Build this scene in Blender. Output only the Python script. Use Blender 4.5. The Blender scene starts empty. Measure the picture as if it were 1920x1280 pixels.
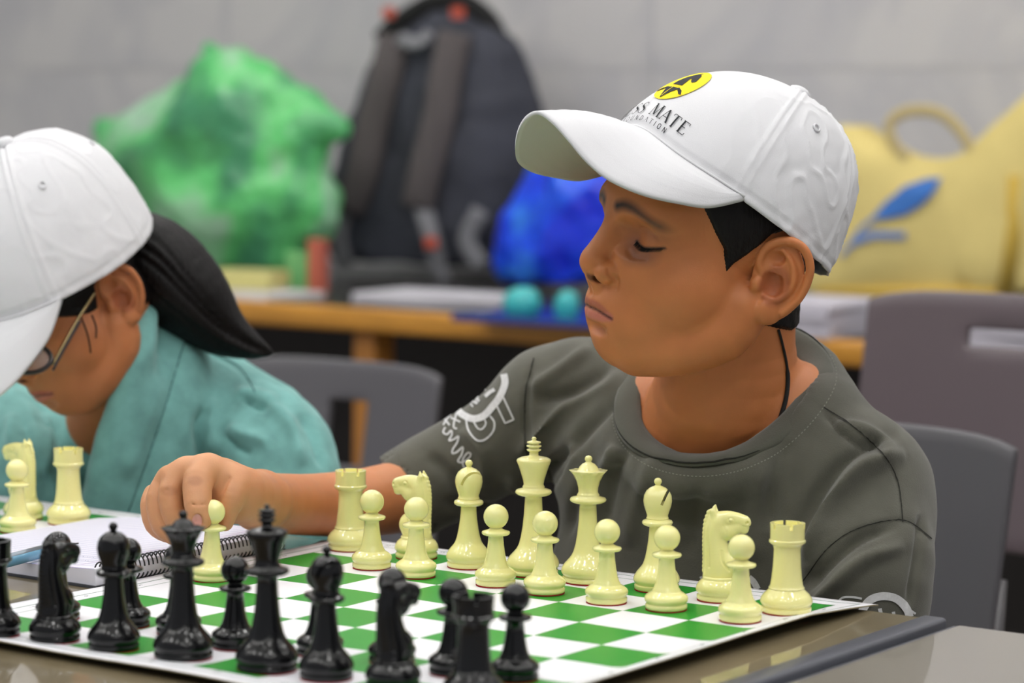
import bpy, bmesh, math, random
import numpy as np
from mathutils import Vector, Matrix, noise as mn
from mathutils.bvhtree import BVHTree
random.seed(7); np.random.seed(7)
SC = bpy.context.scene
COL = SC.collection
T = 0.75                                   # height of the table top

# ------------------------------------------------------------------ camera
R3 = np.array([[0.81472271, 0.57979068, 0.00834686],
               [0.05798684, -0.06714362, -0.99605686],
               [-0.57694405, 0.81199415, -0.08832366]])      # rows: right, down, forward
CAM = np.array([0.94111893, -1.7421008, 0.37175006 + T])
FPX = 5012.175
cd = bpy.data.cameras.new('camera'); cam = bpy.data.objects.new('camera', cd); COL.objects.link(cam)
cam.matrix_world = Matrix(((R3[0][0], -R3[1][0], -R3[2][0], CAM[0]),
                           (R3[0][1], -R3[1][1], -R3[2][1], CAM[1]),
                           (R3[0][2], -R3[1][2], -R3[2][2], CAM[2]), (0, 0, 0, 1)))
cd.sensor_fit = 'HORIZONTAL'; cd.sensor_width = 36; cd.lens = FPX / 1920 * 36
cd.clip_start = 0.05; cd.clip_end = 50
cd.dof.use_dof = True; cd.dof.focus_distance = 2.07; cd.dof.aperture_fstop = 5.0
SC.camera = cam
# ------------------------------------------------------------------ world light and exposure
w = bpy.data.worlds.new('world'); SC.world = w; w.use_nodes = True
w.node_tree.nodes['Background'].inputs[0].default_value = (0.93, 0.96, 1.0, 1)
w.node_tree.nodes['Background'].inputs[1].default_value = 0.32
SC.view_settings.view_transform = 'Standard'; SC.view_settings.look = 'None'
SC.view_settings.gamma = 1.0; SC.view_settings.use_curve_mapping = False
SC.view_settings.exposure = 0.22

# ------------------------------------------------------------------ helpers
def ray(px, py):
    return R3.T @ np.array([(px - 960) / FPX, (py - 640) / FPX, 1.0])
def P(px, py, D):                          # point at depth D along the camera axis
    return CAM + ray(px, py) * D
def onz(px, py, z=T):
    d = ray(px, py); return CAM + d * ((z - CAM[2]) / d[2])
def ony(px, py, y):
    d = ray(px, py); return CAM + d * ((y - CAM[1]) / d[1])
def depth_of(p): return float(R3[2] @ (np.asarray(p) - CAM))
def proj(V):
    c = (np.asarray(V) - CAM) @ R3.T
    return 960 + FPX * c[:, 0] / c[:, 2], 640 + FPX * c[:, 1] / c[:, 2]

def srgb(r, g, b):
    def f(c):
        c /= 255.0
        return c / 12.92 if c <= 0.04045 else ((c + 0.055) / 1.055) ** 2.4
    return (f(r), f(g), f(b), 1.0)

def mat(name, col=(0.5, 0.5, 0.5, 1), rough=0.5, spec=0.5, metal=0.0, sss=0.0, sssr=(1, .4, .2), sssc=0.01,
        coat=0.0, coatr=0.03, var=0.0, vscale=20.0, bump=0.0, bscale=200.0, bdist=0.001, sheen=0.0, vcol=None,
        trans=0.0, alpha=1.0, kind='noise', stretch=(1, 1, 1)):
    m = bpy.data.materials.new(name); m.use_nodes = True
    nt = m.node_tree; b = nt.nodes['Principled BSDF']; L = nt.links
    b.inputs['Base Color'].default_value = col
    b.inputs['Roughness'].default_value = rough
    b.inputs['Specular IOR Level'].default_value = spec
    b.inputs['Metallic'].default_value = metal
    b.inputs['Subsurface Weight'].default_value = sss
    b.inputs['Subsurface Radius'].default_value = sssr
    b.inputs['Subsurface Scale'].default_value = sssc
    b.inputs['Coat Weight'].default_value = coat
    b.inputs['Coat Roughness'].default_value = coatr
    b.inputs['Sheen Weight'].default_value = sheen
    b.inputs['Transmission Weight'].default_value = trans
    b.inputs['Alpha'].default_value = alpha
    tc = nt.nodes.new('ShaderNodeTexCoord')
    mp = nt.nodes.new('ShaderNodeMapping'); mp.inputs['Scale'].default_value = stretch
    L.new(tc.outputs['Object'], mp.inputs[0])
    src = None
    if vcol:
        at = nt.nodes.new('ShaderNodeAttribute'); at.attribute_name = vcol; src = at.outputs['Color']
    if var > 0:
        n = nt.nodes.new('ShaderNodeTexNoise'); n.inputs['Scale'].default_value = vscale; n.inputs['Detail'].default_value = 5
        L.new(mp.outputs[0], n.inputs['Vector'])
        mr = nt.nodes.new('ShaderNodeMapRange'); mr.inputs[1].default_value = .3; mr.inputs[2].default_value = .7
        mr.inputs[3].default_value = 1 - var; mr.inputs[4].default_value = 1 + var
        L.new(n.outputs['Fac'], mr.inputs[0])
        mx = nt.nodes.new('ShaderNodeVectorMath'); mx.operation = 'SCALE'
        if src: L.new(src, mx.inputs[0])
        else: mx.inputs[0].default_value = col[:3]
        L.new(mr.outputs[0], mx.inputs['Scale']); src = mx.outputs[0]
    if src: L.new(src, b.inputs['Base Color'])
    if bump > 0:
        if kind == 'weave':
            wv = []
            for ax in ('X', 'Y'):
                q = nt.nodes.new('ShaderNodeTexWave'); q.bands_direction = ax; q.inputs['Scale'].default_value = bscale
                q.inputs['Distortion'].default_value = 1.5; L.new(mp.outputs[0], q.inputs['Vector']); wv.append(q)
            ad = nt.nodes.new('ShaderNodeMath'); ad.operation = 'ADD'
            L.new(wv[0].outputs['Fac'], ad.inputs[0]); L.new(wv[1].outputs['Fac'], ad.inputs[1]); h = ad.outputs[0]
        else:
            n2 = nt.nodes.new('ShaderNodeTexNoise'); n2.inputs['Scale'].default_value = bscale; n2.inputs['Detail'].default_value = 4
            L.new(mp.outputs[0], n2.inputs['Vector']); h = n2.outputs['Fac']
        bp = nt.nodes.new('ShaderNodeBump'); bp.inputs['Strength'].default_value = bump; bp.inputs['Distance'].default_value = bdist
        L.new(h, bp.inputs['Height']); L.new(bp.outputs[0], b.inputs['Normal'])
    return m

def emis(name, col, s):
    m = bpy.data.materials.new(name); m.use_nodes = True; b = m.node_tree.nodes['Principled BSDF']
    b.inputs['Base Color'].default_value = (.8, .8, .8, 1)
    b.inputs['Emission Color'].default_value = col; b.inputs['Emission Strength'].default_value = s
    return m

def tag(o, label=None, cat=None, group=None, kind=None):
    if label: o['label'] = label
    if cat: o['category'] = cat
    if group: o['group'] = group
    if kind: o['kind'] = kind
    return o

def empty(name, loc, label=None, cat=None, group=None, rz=0.0):
    o = bpy.data.objects.new(name, None); COL.objects.link(o); o.location = loc; o.rotation_euler = (0, 0, rz)
    o.empty_display_size = .02
    return tag(o, label, cat, group)

def me_np(name, V, F):
    V = np.asarray(V, dtype=np.float32); m = bpy.data.meshes.new(name)
    if isinstance(F, np.ndarray):
        k = F.shape[1]; n = len(F)
        m.vertices.add(len(V)); m.vertices.foreach_set('co', V.ravel())
        m.loops.add(n * k); m.loops.foreach_set('vertex_index', F.astype(np.int32).ravel())
        m.polygons.add(n); m.polygons.foreach_set('loop_start', (np.arange(n) * k).astype(np.int32))
        m.update(calc_edges=True)
    else:
        m.from_pydata([tuple(map(float, v)) for v in V], [], F); m.update()
    return m

def wm(o):
    M = Matrix.LocRotScale(o.location, o.rotation_euler, o.scale)
    return wm(o.parent) @ o.matrix_parent_inverse @ M if o.parent else M

def obj(name, me, material, parent=None, smooth=True, world=False, label=None):
    """link a mesh as one object; world=True: the mesh is in world coordinates although it has a parent"""
    if isinstance(me, bmesh.types.BMesh):
        m = bpy.data.meshes.new(name); me.to_mesh(m); me.free(); me = m
    o = bpy.data.objects.new(name, me); COL.objects.link(o)
    if material and not me.materials: me.materials.append(material)
    me.polygons.foreach_set('use_smooth', [smooth] * len(me.polygons))
    if parent:
        o.parent = parent
        if world: o.matrix_parent_inverse = wm(parent).inverted()
    if label: o['label'] = label
    return o

def auto_sharp(o, ang=40):
    m = o.modifiers.new('split', 'EDGE_SPLIT'); m.split_angle = math.radians(ang); return o

def bm_box(bm, c, s, rot=None, bev=0.0, seg=2):
    r = bmesh.ops.create_cube(bm, size=1.0); vs = r['verts']
    bmesh.ops.scale(bm, vec=s, verts=vs)
    if bev > 0:
        es = list({e for v in vs for e in v.link_edges})
        g = bmesh.ops.bevel(bm, geom=es, offset=bev, segments=seg, affect='EDGES', profile=.5)
        vs = list({v for f in g['faces'] for v in f.verts} | {v for v in vs if v.is_valid})
    if rot is not None: bmesh.ops.rotate(bm, cent=(0, 0, 0), matrix=rot, verts=vs)
    bmesh.ops.translate(bm, vec=c, verts=vs)
    return vs
def box_me(name, c, s, bev=0.0, rot=None, seg=2):
    bm = bmesh.new(); bm_box(bm, c, s, rot, bev, seg); m = bpy.data.meshes.new(name); bm.to_mesh(m); bm.free(); return m

def lathe(prof, seg=40, mod=None):
    """prof: list of (r, z); closed at the axis where r == 0"""
    V = []; F = []; rings = []
    for r, z in prof:
        if r < 1e-7: rings.append([len(V)]); V.append((0, 0, z))
        else:
            ids = []
            for k in range(seg):
                a = 2 * math.pi * k / seg; rr = r; zz = z
                if mod: rr, zz = mod(r, z, a)
                ids.append(len(V)); V.append((rr * math.cos(a), rr * math.sin(a), zz))
            rings.append(ids)
    for A, B in zip(rings[:-1], rings[1:]):
        if len(A) == 1 and len(B) == 1: continue
        for k in range(seg):
            k2 = (k + 1) % seg
            if len(A) == 1: F.append((A[0], B[k2], B[k]))
            elif len(B) == 1: F.append((A[k], A[k2], B[0]))
            else: F.append((A[k], A[k2], B[k2], B[k]))
    return V, F

def smooth_path(pts, n=8, closed=False):
    """Catmull-Rom through rows of any dimension"""
    p = np.asarray(pts, float); N = len(p); out = []
    rng = range(N) if closed else range(N - 1)
    for i in rng:
        if closed: a, b, c, d = p[(i - 1) % N], p[i], p[(i + 1) % N], p[(i + 2) % N]
        else: a, b, c, d = p[max(i - 1, 0)], p[i], p[i + 1], p[min(i + 2, N - 1)]
        for t in np.linspace(0, 1, n, endpoint=False):
            out.append(.5 * ((2 * b) + (-a + c) * t + (2 * a - 5 * b + 4 * c - d) * t * t + (-a + 3 * b - 3 * c + d) * t ** 3))
    if not closed: out.append(p[-1])
    return np.array(out)

def tube(name, pts, r, seg=8, closed=False, flat=None):
    """mesh tube along points; r scalar or list; flat=(normal, ratio) squashes it"""
    p = np.asarray(pts, float); n = len(p); rr = np.ones(n) * r if np.isscalar(r) else np.asarray(r, float)
    V = []; F = []
    tn = np.roll(p, -1, 0) - np.roll(p, 1, 0)
    if not closed: tn[0] = p[1] - p[0]; tn[-1] = p[-1] - p[-2]
    tn /= np.linalg.norm(tn, axis=1)[:, None] + 1e-12
    u = np.array([0, 0, 1.0]) if flat is None else np.asarray(flat[0], float)
    if flat is None and abs(tn[0] @ u) > .9: u = np.array([1.0, 0, 0])
    for i in range(n):
        u = u - (u @ tn[i]) * tn[i]; u /= np.linalg.norm(u) + 1e-12; v = np.cross(tn[i], u)
        for k in range(seg):
            a = 2 * math.pi * k / seg; q = 1.0 if flat is None else flat[1]
            V.append(p[i] + rr[i] * (math.cos(a) * u * q + math.sin(a) * v))
    m = n if closed else n - 1
    for i in range(m):
        j = (i + 1) % n
        for k in range(seg):
            k2 = (k + 1) % seg
            F.append((i * seg + k, i * seg + k2, j * seg + k2, j * seg + k))
    if not closed:
        F.append(tuple(range(seg))[::-1]); F.append(tuple((n - 1) * seg + k for k in range(seg)))
    return me_np(name, V, F)

def join_me(name, meshes):
    bm = bmesh.new()
    for m in meshes: bm.from_mesh(m)
    r = bpy.data.meshes.new(name); bm.to_mesh(r); bm.free()
    for m in meshes: bpy.data.meshes.remove(m)
    return r

# ------------------------------------------------------------------ sculpting by distance fields
class Field:
    def __init__(s, lo, hi, h):
        s.lo = np.array(lo, np.float32); s.h = h; s.n = (np.ceil((np.array(hi) - s.lo) / h)).astype(int) + 1
        s.d = np.full(s.n, 0.5, np.float32)
    def block(s, lo, hi, m):
        i0 = np.clip(np.floor((np.asarray(lo) - m - s.lo) / s.h).astype(int), 0, s.n - 1)
        i1 = np.clip(np.ceil((np.asarray(hi) + m - s.lo) / s.h).astype(int) + 1, 1, s.n)
        sl = tuple(slice(a, b) for a, b in zip(i0, i1))
        ax = [(s.lo[k] + np.arange(i0[k], i1[k], dtype=np.float32) * s.h) for k in range(3)]
        return sl, ax[0][:, None, None], ax[1][None, :, None], ax[2][None, None, :]
    def _comb(s, sl, p, k, sub):
        a = s.d[sl]
        if a.size == 0: return
        if sub: a = -a
        if k > 0:
            hh = np.clip(.5 + .5 * (a - p) / k, 0, 1); r = a * (1 - hh) + p * hh - k * hh * (1 - hh)
        else: r = np.minimum(a, p)
        s.d[sl] = -r if sub else r
    def ell(s, c, r, k=0.0, rot=None, sub=False):
        """ellipsoid centre c, radii r, rot = 3x3 with the axes as columns"""
        c = np.asarray(c, float); r = np.asarray(r, float); R = np.eye(3) if rot is None else np.asarray(rot)
        ext = np.sqrt(((R * r[None, :]) ** 2).sum(1)); sl, X, Y, Z = s.block(c - ext, c + ext, k + 3 * s.h)
        x, y, z = X - np.float32(c[0]), Y - np.float32(c[1]), Z - np.float32(c[2]); k0 = 0; k1 = 0
        for j in range(3):
            q = (x * np.float32(R[0, j]) + y * np.float32(R[1, j]) + z * np.float32(R[2, j])) / np.float32(r[j])
            k0 = k0 + q * q; k1 = k1 + (q / np.float32(r[j])) ** 2
        k0 = np.sqrt(k0); k1 = np.sqrt(k1) + 1e-9
        s._comb(sl, (k0 * (k0 - 1) / k1).astype(np.float32), k, sub)
    def tube(s, pts, rad, k=0.0, sub=False, n=0):
        """chain of round cones through pts; n > 0 splines it first"""
        p = np.asarray(pts, float); rad = (np.ones(len(p)) * rad) if np.isscalar(rad) else np.asarray(rad, float)
        if n: q = smooth_path(np.hstack([p, rad[:, None]]), n); p = q[:, :3]; rad = np.maximum(q[:, 3], 1e-4)
        lo = (p - rad[:, None]).min(0); hi = (p + rad[:, None]).max(0); sl, X, Y, Z = s.block(lo, hi, k + 3 * s.h)
        if s.d[sl].size == 0: return
        best = None
        for a, b, ra, rb in zip(p[:-1], p[1:], rad[:-1], rad[1:]):
            ab = b - a; L2 = ab @ ab + 1e-12
            f = np.float32; x, y, z = X - f(a[0]), Y - f(a[1]), Z - f(a[2])
            t = np.clip((x * f(ab[0]) + y * f(ab[1]) + z * f(ab[2])) / f(L2), 0, 1)
            d = np.sqrt((x - t * f(ab[0])) ** 2 + (y - t * f(ab[1])) ** 2 + (z - t * f(ab[2])) ** 2) - (f(ra) + t * f(rb - ra))
            best = d if best is None else np.minimum(best, d)
        s._comb(sl, best.astype(np.float32), k, sub)
    def front(s, u, l):
        """foremost surface along +x at y=u, z=l"""
        fj = (u - s.lo[1]) / s.h; fk = (l - s.lo[2]) / s.h; j0, k0 = int(fj), int(fk); acc = 0; wt = 0
        for j, wj in ((j0, 1 - fj + j0), (j0 + 1, fj - j0)):
            for k, wk in ((k0, 1 - fk + k0), (k0 + 1, fk - k0)):
                col = s.d[:, j, k]; w_ = np.where(col < 0)[0]
                if len(w_) == 0: continue
                i = w_.max(); acc += wj * wk * float(s.lo[0] + s.h * (i + col[i] / (col[i] - col[i + 1]))); wt += wj * wk
        return acc / max(wt, 1e-6)
    def groove(s, ul, rad, k, lift=0.0):
        q = smooth_path(np.array(ul, float), 4); p = [(s.front(u, l) + lift, u, l) for u, l in q]
        n = len(p); r = rad if np.isscalar(rad) else np.interp(np.linspace(0, 1, n), np.linspace(0, 1, len(rad)), rad)
        s.tube(p, r, k, sub=True)
    def plane(s, p, nrm, k=0.0):
        """cut away the side the normal points to"""
        p = np.asarray(p, float); nrm = np.asarray(nrm, float); nrm /= np.linalg.norm(nrm)
        sl, X, Y, Z = s.block(s.lo, s.lo + s.n * s.h, 0)
        q = -((X - p[0]) * nrm[0] + (Y - p[1]) * nrm[1] + (Z - p[2]) * nrm[2]).astype(np.float32)
        s._comb(sl, q, k, True)
    def mesh(s):
        d = s.d
        neg = d < 0; c = np.zeros(tuple(s.n - 1), np.uint8)
        for i in (0, 1):
            for j in (0, 1):
                for k in (0, 1):
                    c += neg[i:i + s.n[0] - 1, j:j + s.n[1] - 1, k:k + s.n[2] - 1]
        act = np.argwhere((c > 0) & (c < 8)); del c
        idx = np.full(tuple(s.n - 1), -1, np.int32); idx[tuple(act.T)] = np.arange(len(act))
        cn = {}
        for i in (0, 1):
            for j in (0, 1):
                for k in (0, 1):
                    cn[i, j, k] = d[act[:, 0] + i, act[:, 1] + j, act[:, 2] + k]
        acc = np.zeros((len(act), 3)); cnt = np.zeros(len(act))
        for a in list(cn):
            for ax in range(3):
                if a[ax] == 0:
                    b = list(a); b[ax] = 1; b = tuple(b); va, vb = cn[a], cn[b]; m = (va < 0) != (vb < 0)
                    t = va[m] / (va[m] - vb[m]); q = np.array(a, float)[None].repeat(m.sum(), 0); q[:, ax] = t
                    acc[m] += q; cnt[m] += 1
        V = s.lo + (act + acc / cnt[:, None]) * s.h
        Fs = []
        for ax in range(3):
            o1, o2 = [(1, 2), (2, 0), (0, 1)][ax]
            sa = [slice(1, -1)] * 3; sa[ax] = slice(0, -1); sb = [slice(1, -1)] * 3; sb[ax] = slice(1, None)
            A = neg[tuple(sa)]; B = neg[tuple(sb)]
            for cond, flip in ((A & ~B, False), (~A & B, True)):
                e = np.argwhere(cond)
                if len(e) == 0: continue
                e[:, o1] += 1; e[:, o2] += 1
                def g(u, v):
                    q = e.copy(); q[:, o1] -= u; q[:, o2] -= v; return idx[tuple(q.T)]
                f = np.stack([g(0, 0), g(1, 0), g(1, 1), g(0, 1)], 1)
                Fs.append(f[:, ::-1] if flip else f)
        F = np.concatenate(Fs); F = F[(F >= 0).all(1)]
        return V, F
def normals(V, F):
    n = np.cross(V[F[:, 2]] - V[F[:, 0]], V[F[:, 3]] - V[F[:, 1]]); N = np.zeros_like(V)
    for k in range(4):
        for a in range(3): N[:, a] += np.bincount(F[:, k], n[:, a], len(V))
    return N / (np.linalg.norm(N, axis=1)[:, None] + 1e-12)
def relax(V, F, it=1, lam=.5):
    for _ in range(it):
        S = np.zeros_like(V); c = np.zeros(len(V))
        for k in range(4):
            for o in (1, 3):
                j = F[:, (k + o) % 4]
                for a in range(3): S[:, a] += np.bincount(F[:, k], V[j, a], len(V))
                c += np.bincount(F[:, k], minlength=len(V))
        V = V * (1 - lam) + lam * S / np.maximum(c, 1)[:, None]
    return V
def set_col(me, name, C):
    at = me.attributes.new(name, 'FLOAT_COLOR', 'POINT'); a = np.ones((len(C), 4), np.float32); a[:, :3] = C
    at.data.foreach_set('color', a.ravel())
def seg_dist(p, poly):
    """distance of 2-D/3-D rows p to a polyline, and the arc parameter 0..1"""
    best = np.full(len(p), 1e9); par = np.zeros(len(p)); q = np.asarray(poly, float); n = len(q) - 1
    for i in range(n):
        a, b = q[i], q[i + 1]; ab = b - a; t = np.clip(((p - a) @ ab) / (ab @ ab + 1e-12), 0, 1)
        d = np.linalg.norm(p - a - t[:, None] * ab, axis=1); m = d < best; best[m] = d[m]; par[m] = ((i + t) / n)[m]
    return best, par
def fold(V, N, poly, width, amp, sharp=False, face=True):
    """raise (or sink) a visible crease along a line seen from the front; a real displacement of the cloth"""
    px, py = proj(V); p2 = np.stack([px, py], 1); q = smooth_path(poly, 5)
    lo = q.min(0) - width * 3; hi = q.max(0) + width * 3
    m = (p2 > lo).all(1) & (p2 < hi).all(1)
    if face: m &= (N @ (-R3[2]) > 0.05)
    if not m.any(): return V
    d, t = seg_dist(p2[m], q); taper = np.clip(np.sin(np.pi * np.clip(t, .02, .98)) * 1.6, 0, 1)
    g = np.exp(-(d / width) ** 2) if not sharp else np.maximum(0, 1 - d / width)
    V = V.copy(); V[m] += N[m] * (amp * g * taper)[:, None]; return V
def fbm(p, sc, oct=3, seed=0.0):
    out = np.zeros(len(p))
    for i, q in enumerate(p):
        out[i] = mn.fractal(Vector((q[0] * sc + seed, q[1] * sc, q[2] * sc)), 1.0, 2.0, oct)
    return out
def bvh_of(me): 
    return BVHTree.FromPolygons([v.co.copy() for v in me.vertices], [tuple(p.vertices) for p in me.polygons])
def hit(bvh, px, py, off=0.0005):
    d = Vector(ray(px, py)).normalized(); r = bvh.ray_cast(Vector(CAM), d)
    if r[0] is None: return None
    n = r[1] if r[1].dot(d) < 0 else -r[1]
    return np.array(r[0] + n * off), np.array(n)
def stroke_quads(pts, w, n=1):
    """2-D ribbon along pts -> (V2, F)"""
    p = np.asarray(pts, float); t = np.gradient(p, axis=0) if len(p) > 2 else np.repeat((p[1:] - p[:1]), 2, 0)
    t /= np.linalg.norm(t, axis=1)[:, None] + 1e-9; nn = np.stack([-t[:, 1], t[:, 0]], 1)
    ww = (np.ones(len(p)) * w if np.isscalar(w) else np.asarray(w))[:, None] / 2
    V = np.vstack([p - nn * ww, p, p + nn * ww]); m = len(p)
    F = [(i, i + 1, m + i + 1, m + i) for i in range(m - 1)] + [(m + i, m + i + 1, 2 * m + i + 1, 2 * m + i) for i in range(m - 1)]
    return V, F
def densify(p, step):
    p = np.asarray(p, float); out = [p[0]]
    for a, b in zip(p[:-1], p[1:]):
        k = max(1, int(np.ceil(np.linalg.norm(b - a) / step)))
        for i in range(1, k + 1): out.append(a + (b - a) * i / k)
    return np.array(out)
def decal(name, shapes, mapf, material, parent, label=None):
    """shapes: list of (V2, F) in layout units, mapf: 2-D -> 3-D on the surface"""
    V = []; F = []
    for v2, f in shapes:
        m3 = [mapf(a, b) for a, b in v2]; ok = [q is not None for q in m3]; o = len(V)
        V += [q if q is not None else np.zeros(3) for q in m3]
        F += [tuple(o + i for i in fc) for fc in f if all(ok[i] for i in fc)]
    if not F: return None
    return obj(name, me_np(name, V, F), material, parent, world=True, label=label)

def polyfill(pl, cuts=1):
    bm = bmesh.new(); vs = [bm.verts.new((a, b_, 0)) for a, b_ in pl]; f_ = bm.faces.new(vs); bmesh.ops.triangulate(bm, faces=[f_])
    for _ in range(cuts):
        bmesh.ops.subdivide_edges(bm, edges=bm.edges[:], cuts=1, use_grid_fill=False); bmesh.ops.triangulate(bm, faces=bm.faces[:])
    bm.verts.index_update(); r = ([(v.co.x, v.co.y) for v in bm.verts], [tuple(v.index for v in f.verts) for f in bm.faces]); bm.free(); return r
# ================================================================== materials
M_skin = mat('skin boy', vcol='Col', rough=.47, spec=.4, sss=.15, sssc=.006, sssr=(1, .35, .15), var=.05, vscale=45, bump=.25, bscale=900, bdist=.0004)
M_skin_g = mat('skin girl', vcol='Col', rough=.5, spec=.35, sss=.12, sssc=.006, sssr=(1, .35, .15), var=.05, vscale=45, bump=.2, bscale=900, bdist=.0004)
M_cream = mat('cream plastic', srgb(242, 236, 160), rough=.22, spec=.5, sss=.12, sssc=.006, sssr=(1, .9, .5), coat=.6, coatr=.05)
M_black = mat('black plastic', srgb(9, 9, 11), rough=.2, spec=.36, coat=.15, coatr=.04)
M_felt = mat('red felt', srgb(150, 22, 34), rough=.95, spec=.1)
M_slit = mat('bishop slit', srgb(150, 130, 60), rough=.7)
M_white_cloth = mat('white cotton twill', srgb(218, 218, 221), rough=.9, spec=.15, sheen=.1, bump=.5, bscale=1400, bdist=.0004)
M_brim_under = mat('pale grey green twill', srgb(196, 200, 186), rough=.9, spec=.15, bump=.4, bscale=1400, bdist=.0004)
M_shirt = mat('olive grey jersey', srgb(92, 91, 82), rough=.95, spec=.12, sheen=.25, var=.06, vscale=60, bump=.6, bscale=1100, bdist=.0006)
M_seam = mat('dark seam', srgb(50, 50, 46), rough=.95, spec=.1)
M_print = mat('cracked white print', srgb(205, 205, 205), rough=.8, spec=.2, var=.1, vscale=300)
M_hair = mat('black hair', srgb(13, 10, 10), rough=.5, spec=.22, var=.3, vscale=60, bump=.9, bscale=260, bdist=.0016, stretch=(1, 1, .25))
M_teal = mat('teal cotton', srgb(114, 166, 161), rough=.95, spec=.1, sheen=.2, var=.16, vscale=55, bump=.5, bscale=420, bdist=.0008)
M_teal_seam = mat('teal seam', srgb(60, 100, 98), rough=.95)
M_thread = mat('black thread', srgb(18, 18, 18), rough=.8)
M_chair_grey = mat('grey chair plastic', srgb(92, 90, 94), rough=.45)
M_chair_mauve = mat('mauve brown chair plastic', srgb(98, 86, 90), rough=.32)
M_metal = mat('satin metal', srgb(150, 150, 155), rough=.3, metal=1)
M_dark = mat('dark board', srgb(34, 29, 27), rough=.6)
M_wood = mat('varnished wood edge', srgb(196, 138, 52), rough=.35, var=.15, vscale=8, stretch=(1, 8, 8))
M_floor_tile = mat('floor tile', srgb(140, 132, 126), rough=.35, var=.08, vscale=3)
M_paper = mat('white paper', srgb(222, 220, 230), rough=.8)

# ================================================================== the setting
YW = 3.12                                  # back wall plane
marble = mat('grey marble', srgb(176, 174, 172), rough=.35, spec=.4)
nt = marble.node_tree; b = nt.nodes['Principled BSDF']; L = nt.links
tc = nt.nodes.new('ShaderNodeTexCoord'); n1 = nt.nodes.new('ShaderNodeTexNoise'); n1.inputs['Scale'].default_value = 1.6; n1.inputs['Detail'].default_value = 6
n1.inputs['Distortion'].default_value = 1.4
L.new(tc.outputs['Object'], n1.inputs['Vector'])
sb = nt.nodes.new('ShaderNodeMath'); sb.operation = 'SUBTRACT'; sb.inputs[1].default_value = .5; L.new(n1.outputs['Fac'], sb.inputs[0])
ab = nt.nodes.new('ShaderNodeMath'); ab.operation = 'ABSOLUTE'; L.new(sb.outputs[0], ab.inputs[0])
cr = nt.nodes.new('ShaderNodeValToRGB'); cr.color_ramp.elements[0].position = 0.0; cr.color_ramp.elements[0].color = srgb(188, 187, 190)
cr.color_ramp.elements[1].position = .09; cr.color_ramp.elements[1].color = srgb(212, 209, 206)
L.new(ab.outputs[0], cr.inputs[0])
n2 = nt.nodes.new('ShaderNodeTexNoise'); n2.inputs['Scale'].default_value = 1.1; L.new(tc.outputs['Object'], n2.inputs['Vector'])
mxx = nt.nodes.new('ShaderNodeMix'); mxx.data_type = 'RGBA'; L.new(n2.outputs['Fac'], mxx.inputs[0])
mxx.inputs[6].default_value = srgb(200, 198, 198); L.new(cr.outputs[0], mxx.inputs[7]); L.new(mxx.outputs[2], b.inputs['Base Color'])
grout = mat('grout', srgb(186, 184, 182), rough=.9)
wall = obj('wall_back', box_me('wall_back', (0, YW + .06, 1.5), (9, .1, 3.0)), grout, smooth=False); tag(wall, 'grey marble tiled wall behind the desk', kind='structure')
tile_me = box_me('wall_tile', (0, 0, 0), (1.1985, .012, .5985), bev=.0008, seg=1)
for i in range(-4, 3):
    for j in range(5):
        t = obj('tile', tile_me, marble, wall, smooth=False); t.location = (i * 1.2 - .35, YW + .006, .3 + j * .6)
fl = obj('floor', box_me('floor', (-.3, .2, -.05), (9, 6, .1)), grout, smooth=False); tag(fl, 'pale tiled floor under the tables', kind='structure')
ft = box_me('floor_tile', (0, 0, 0), (.597, .597, .01), bev=.002, seg=1)
for i in range(-7, 7):
    for j in range(-4, 5):
        t = obj('tile', ft, M_floor_tile, fl, smooth=False); t.location = (i * .6, j * .6 + .2, .0)
ce = obj('ceiling', box_me('ceiling', (-.3, .2, 3.05), (9, 6, .1)), mat('ceiling paint', srgb(232, 232, 230), rough=.9), smooth=False); tag(ce, 'white ceiling', kind='structure')
M_lamp = emis('lamp diffuser', (1.0, .985, .96, 1), 36.0)
M_frame = mat('lamp frame', srgb(230, 230, 230), rough=.5)
lamp_f = box_me('frame', (0, 0, 0), (.26, .26, .05), bev=.01); lamp_d = box_me('diffuser', (0, 0, -.03), (.21, .21, .012), bev=.004)
for i, x in enumerate((-3.1, -2.1, -1.1, -.1, .9, 1.9)):
    for j, y in enumerate((-2.0, -1.0, 0.0, 1.0, 2.0)):
        t = empty('ceiling_light', (x, y, 2.975), 'square white ceiling light above the chess tables', 'ceiling light', 'square lights in the ceiling')
        obj('frame', lamp_f, M_frame, t, smooth=False); obj('diffuser', lamp_d, M_lamp, t, smooth=False)

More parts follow.
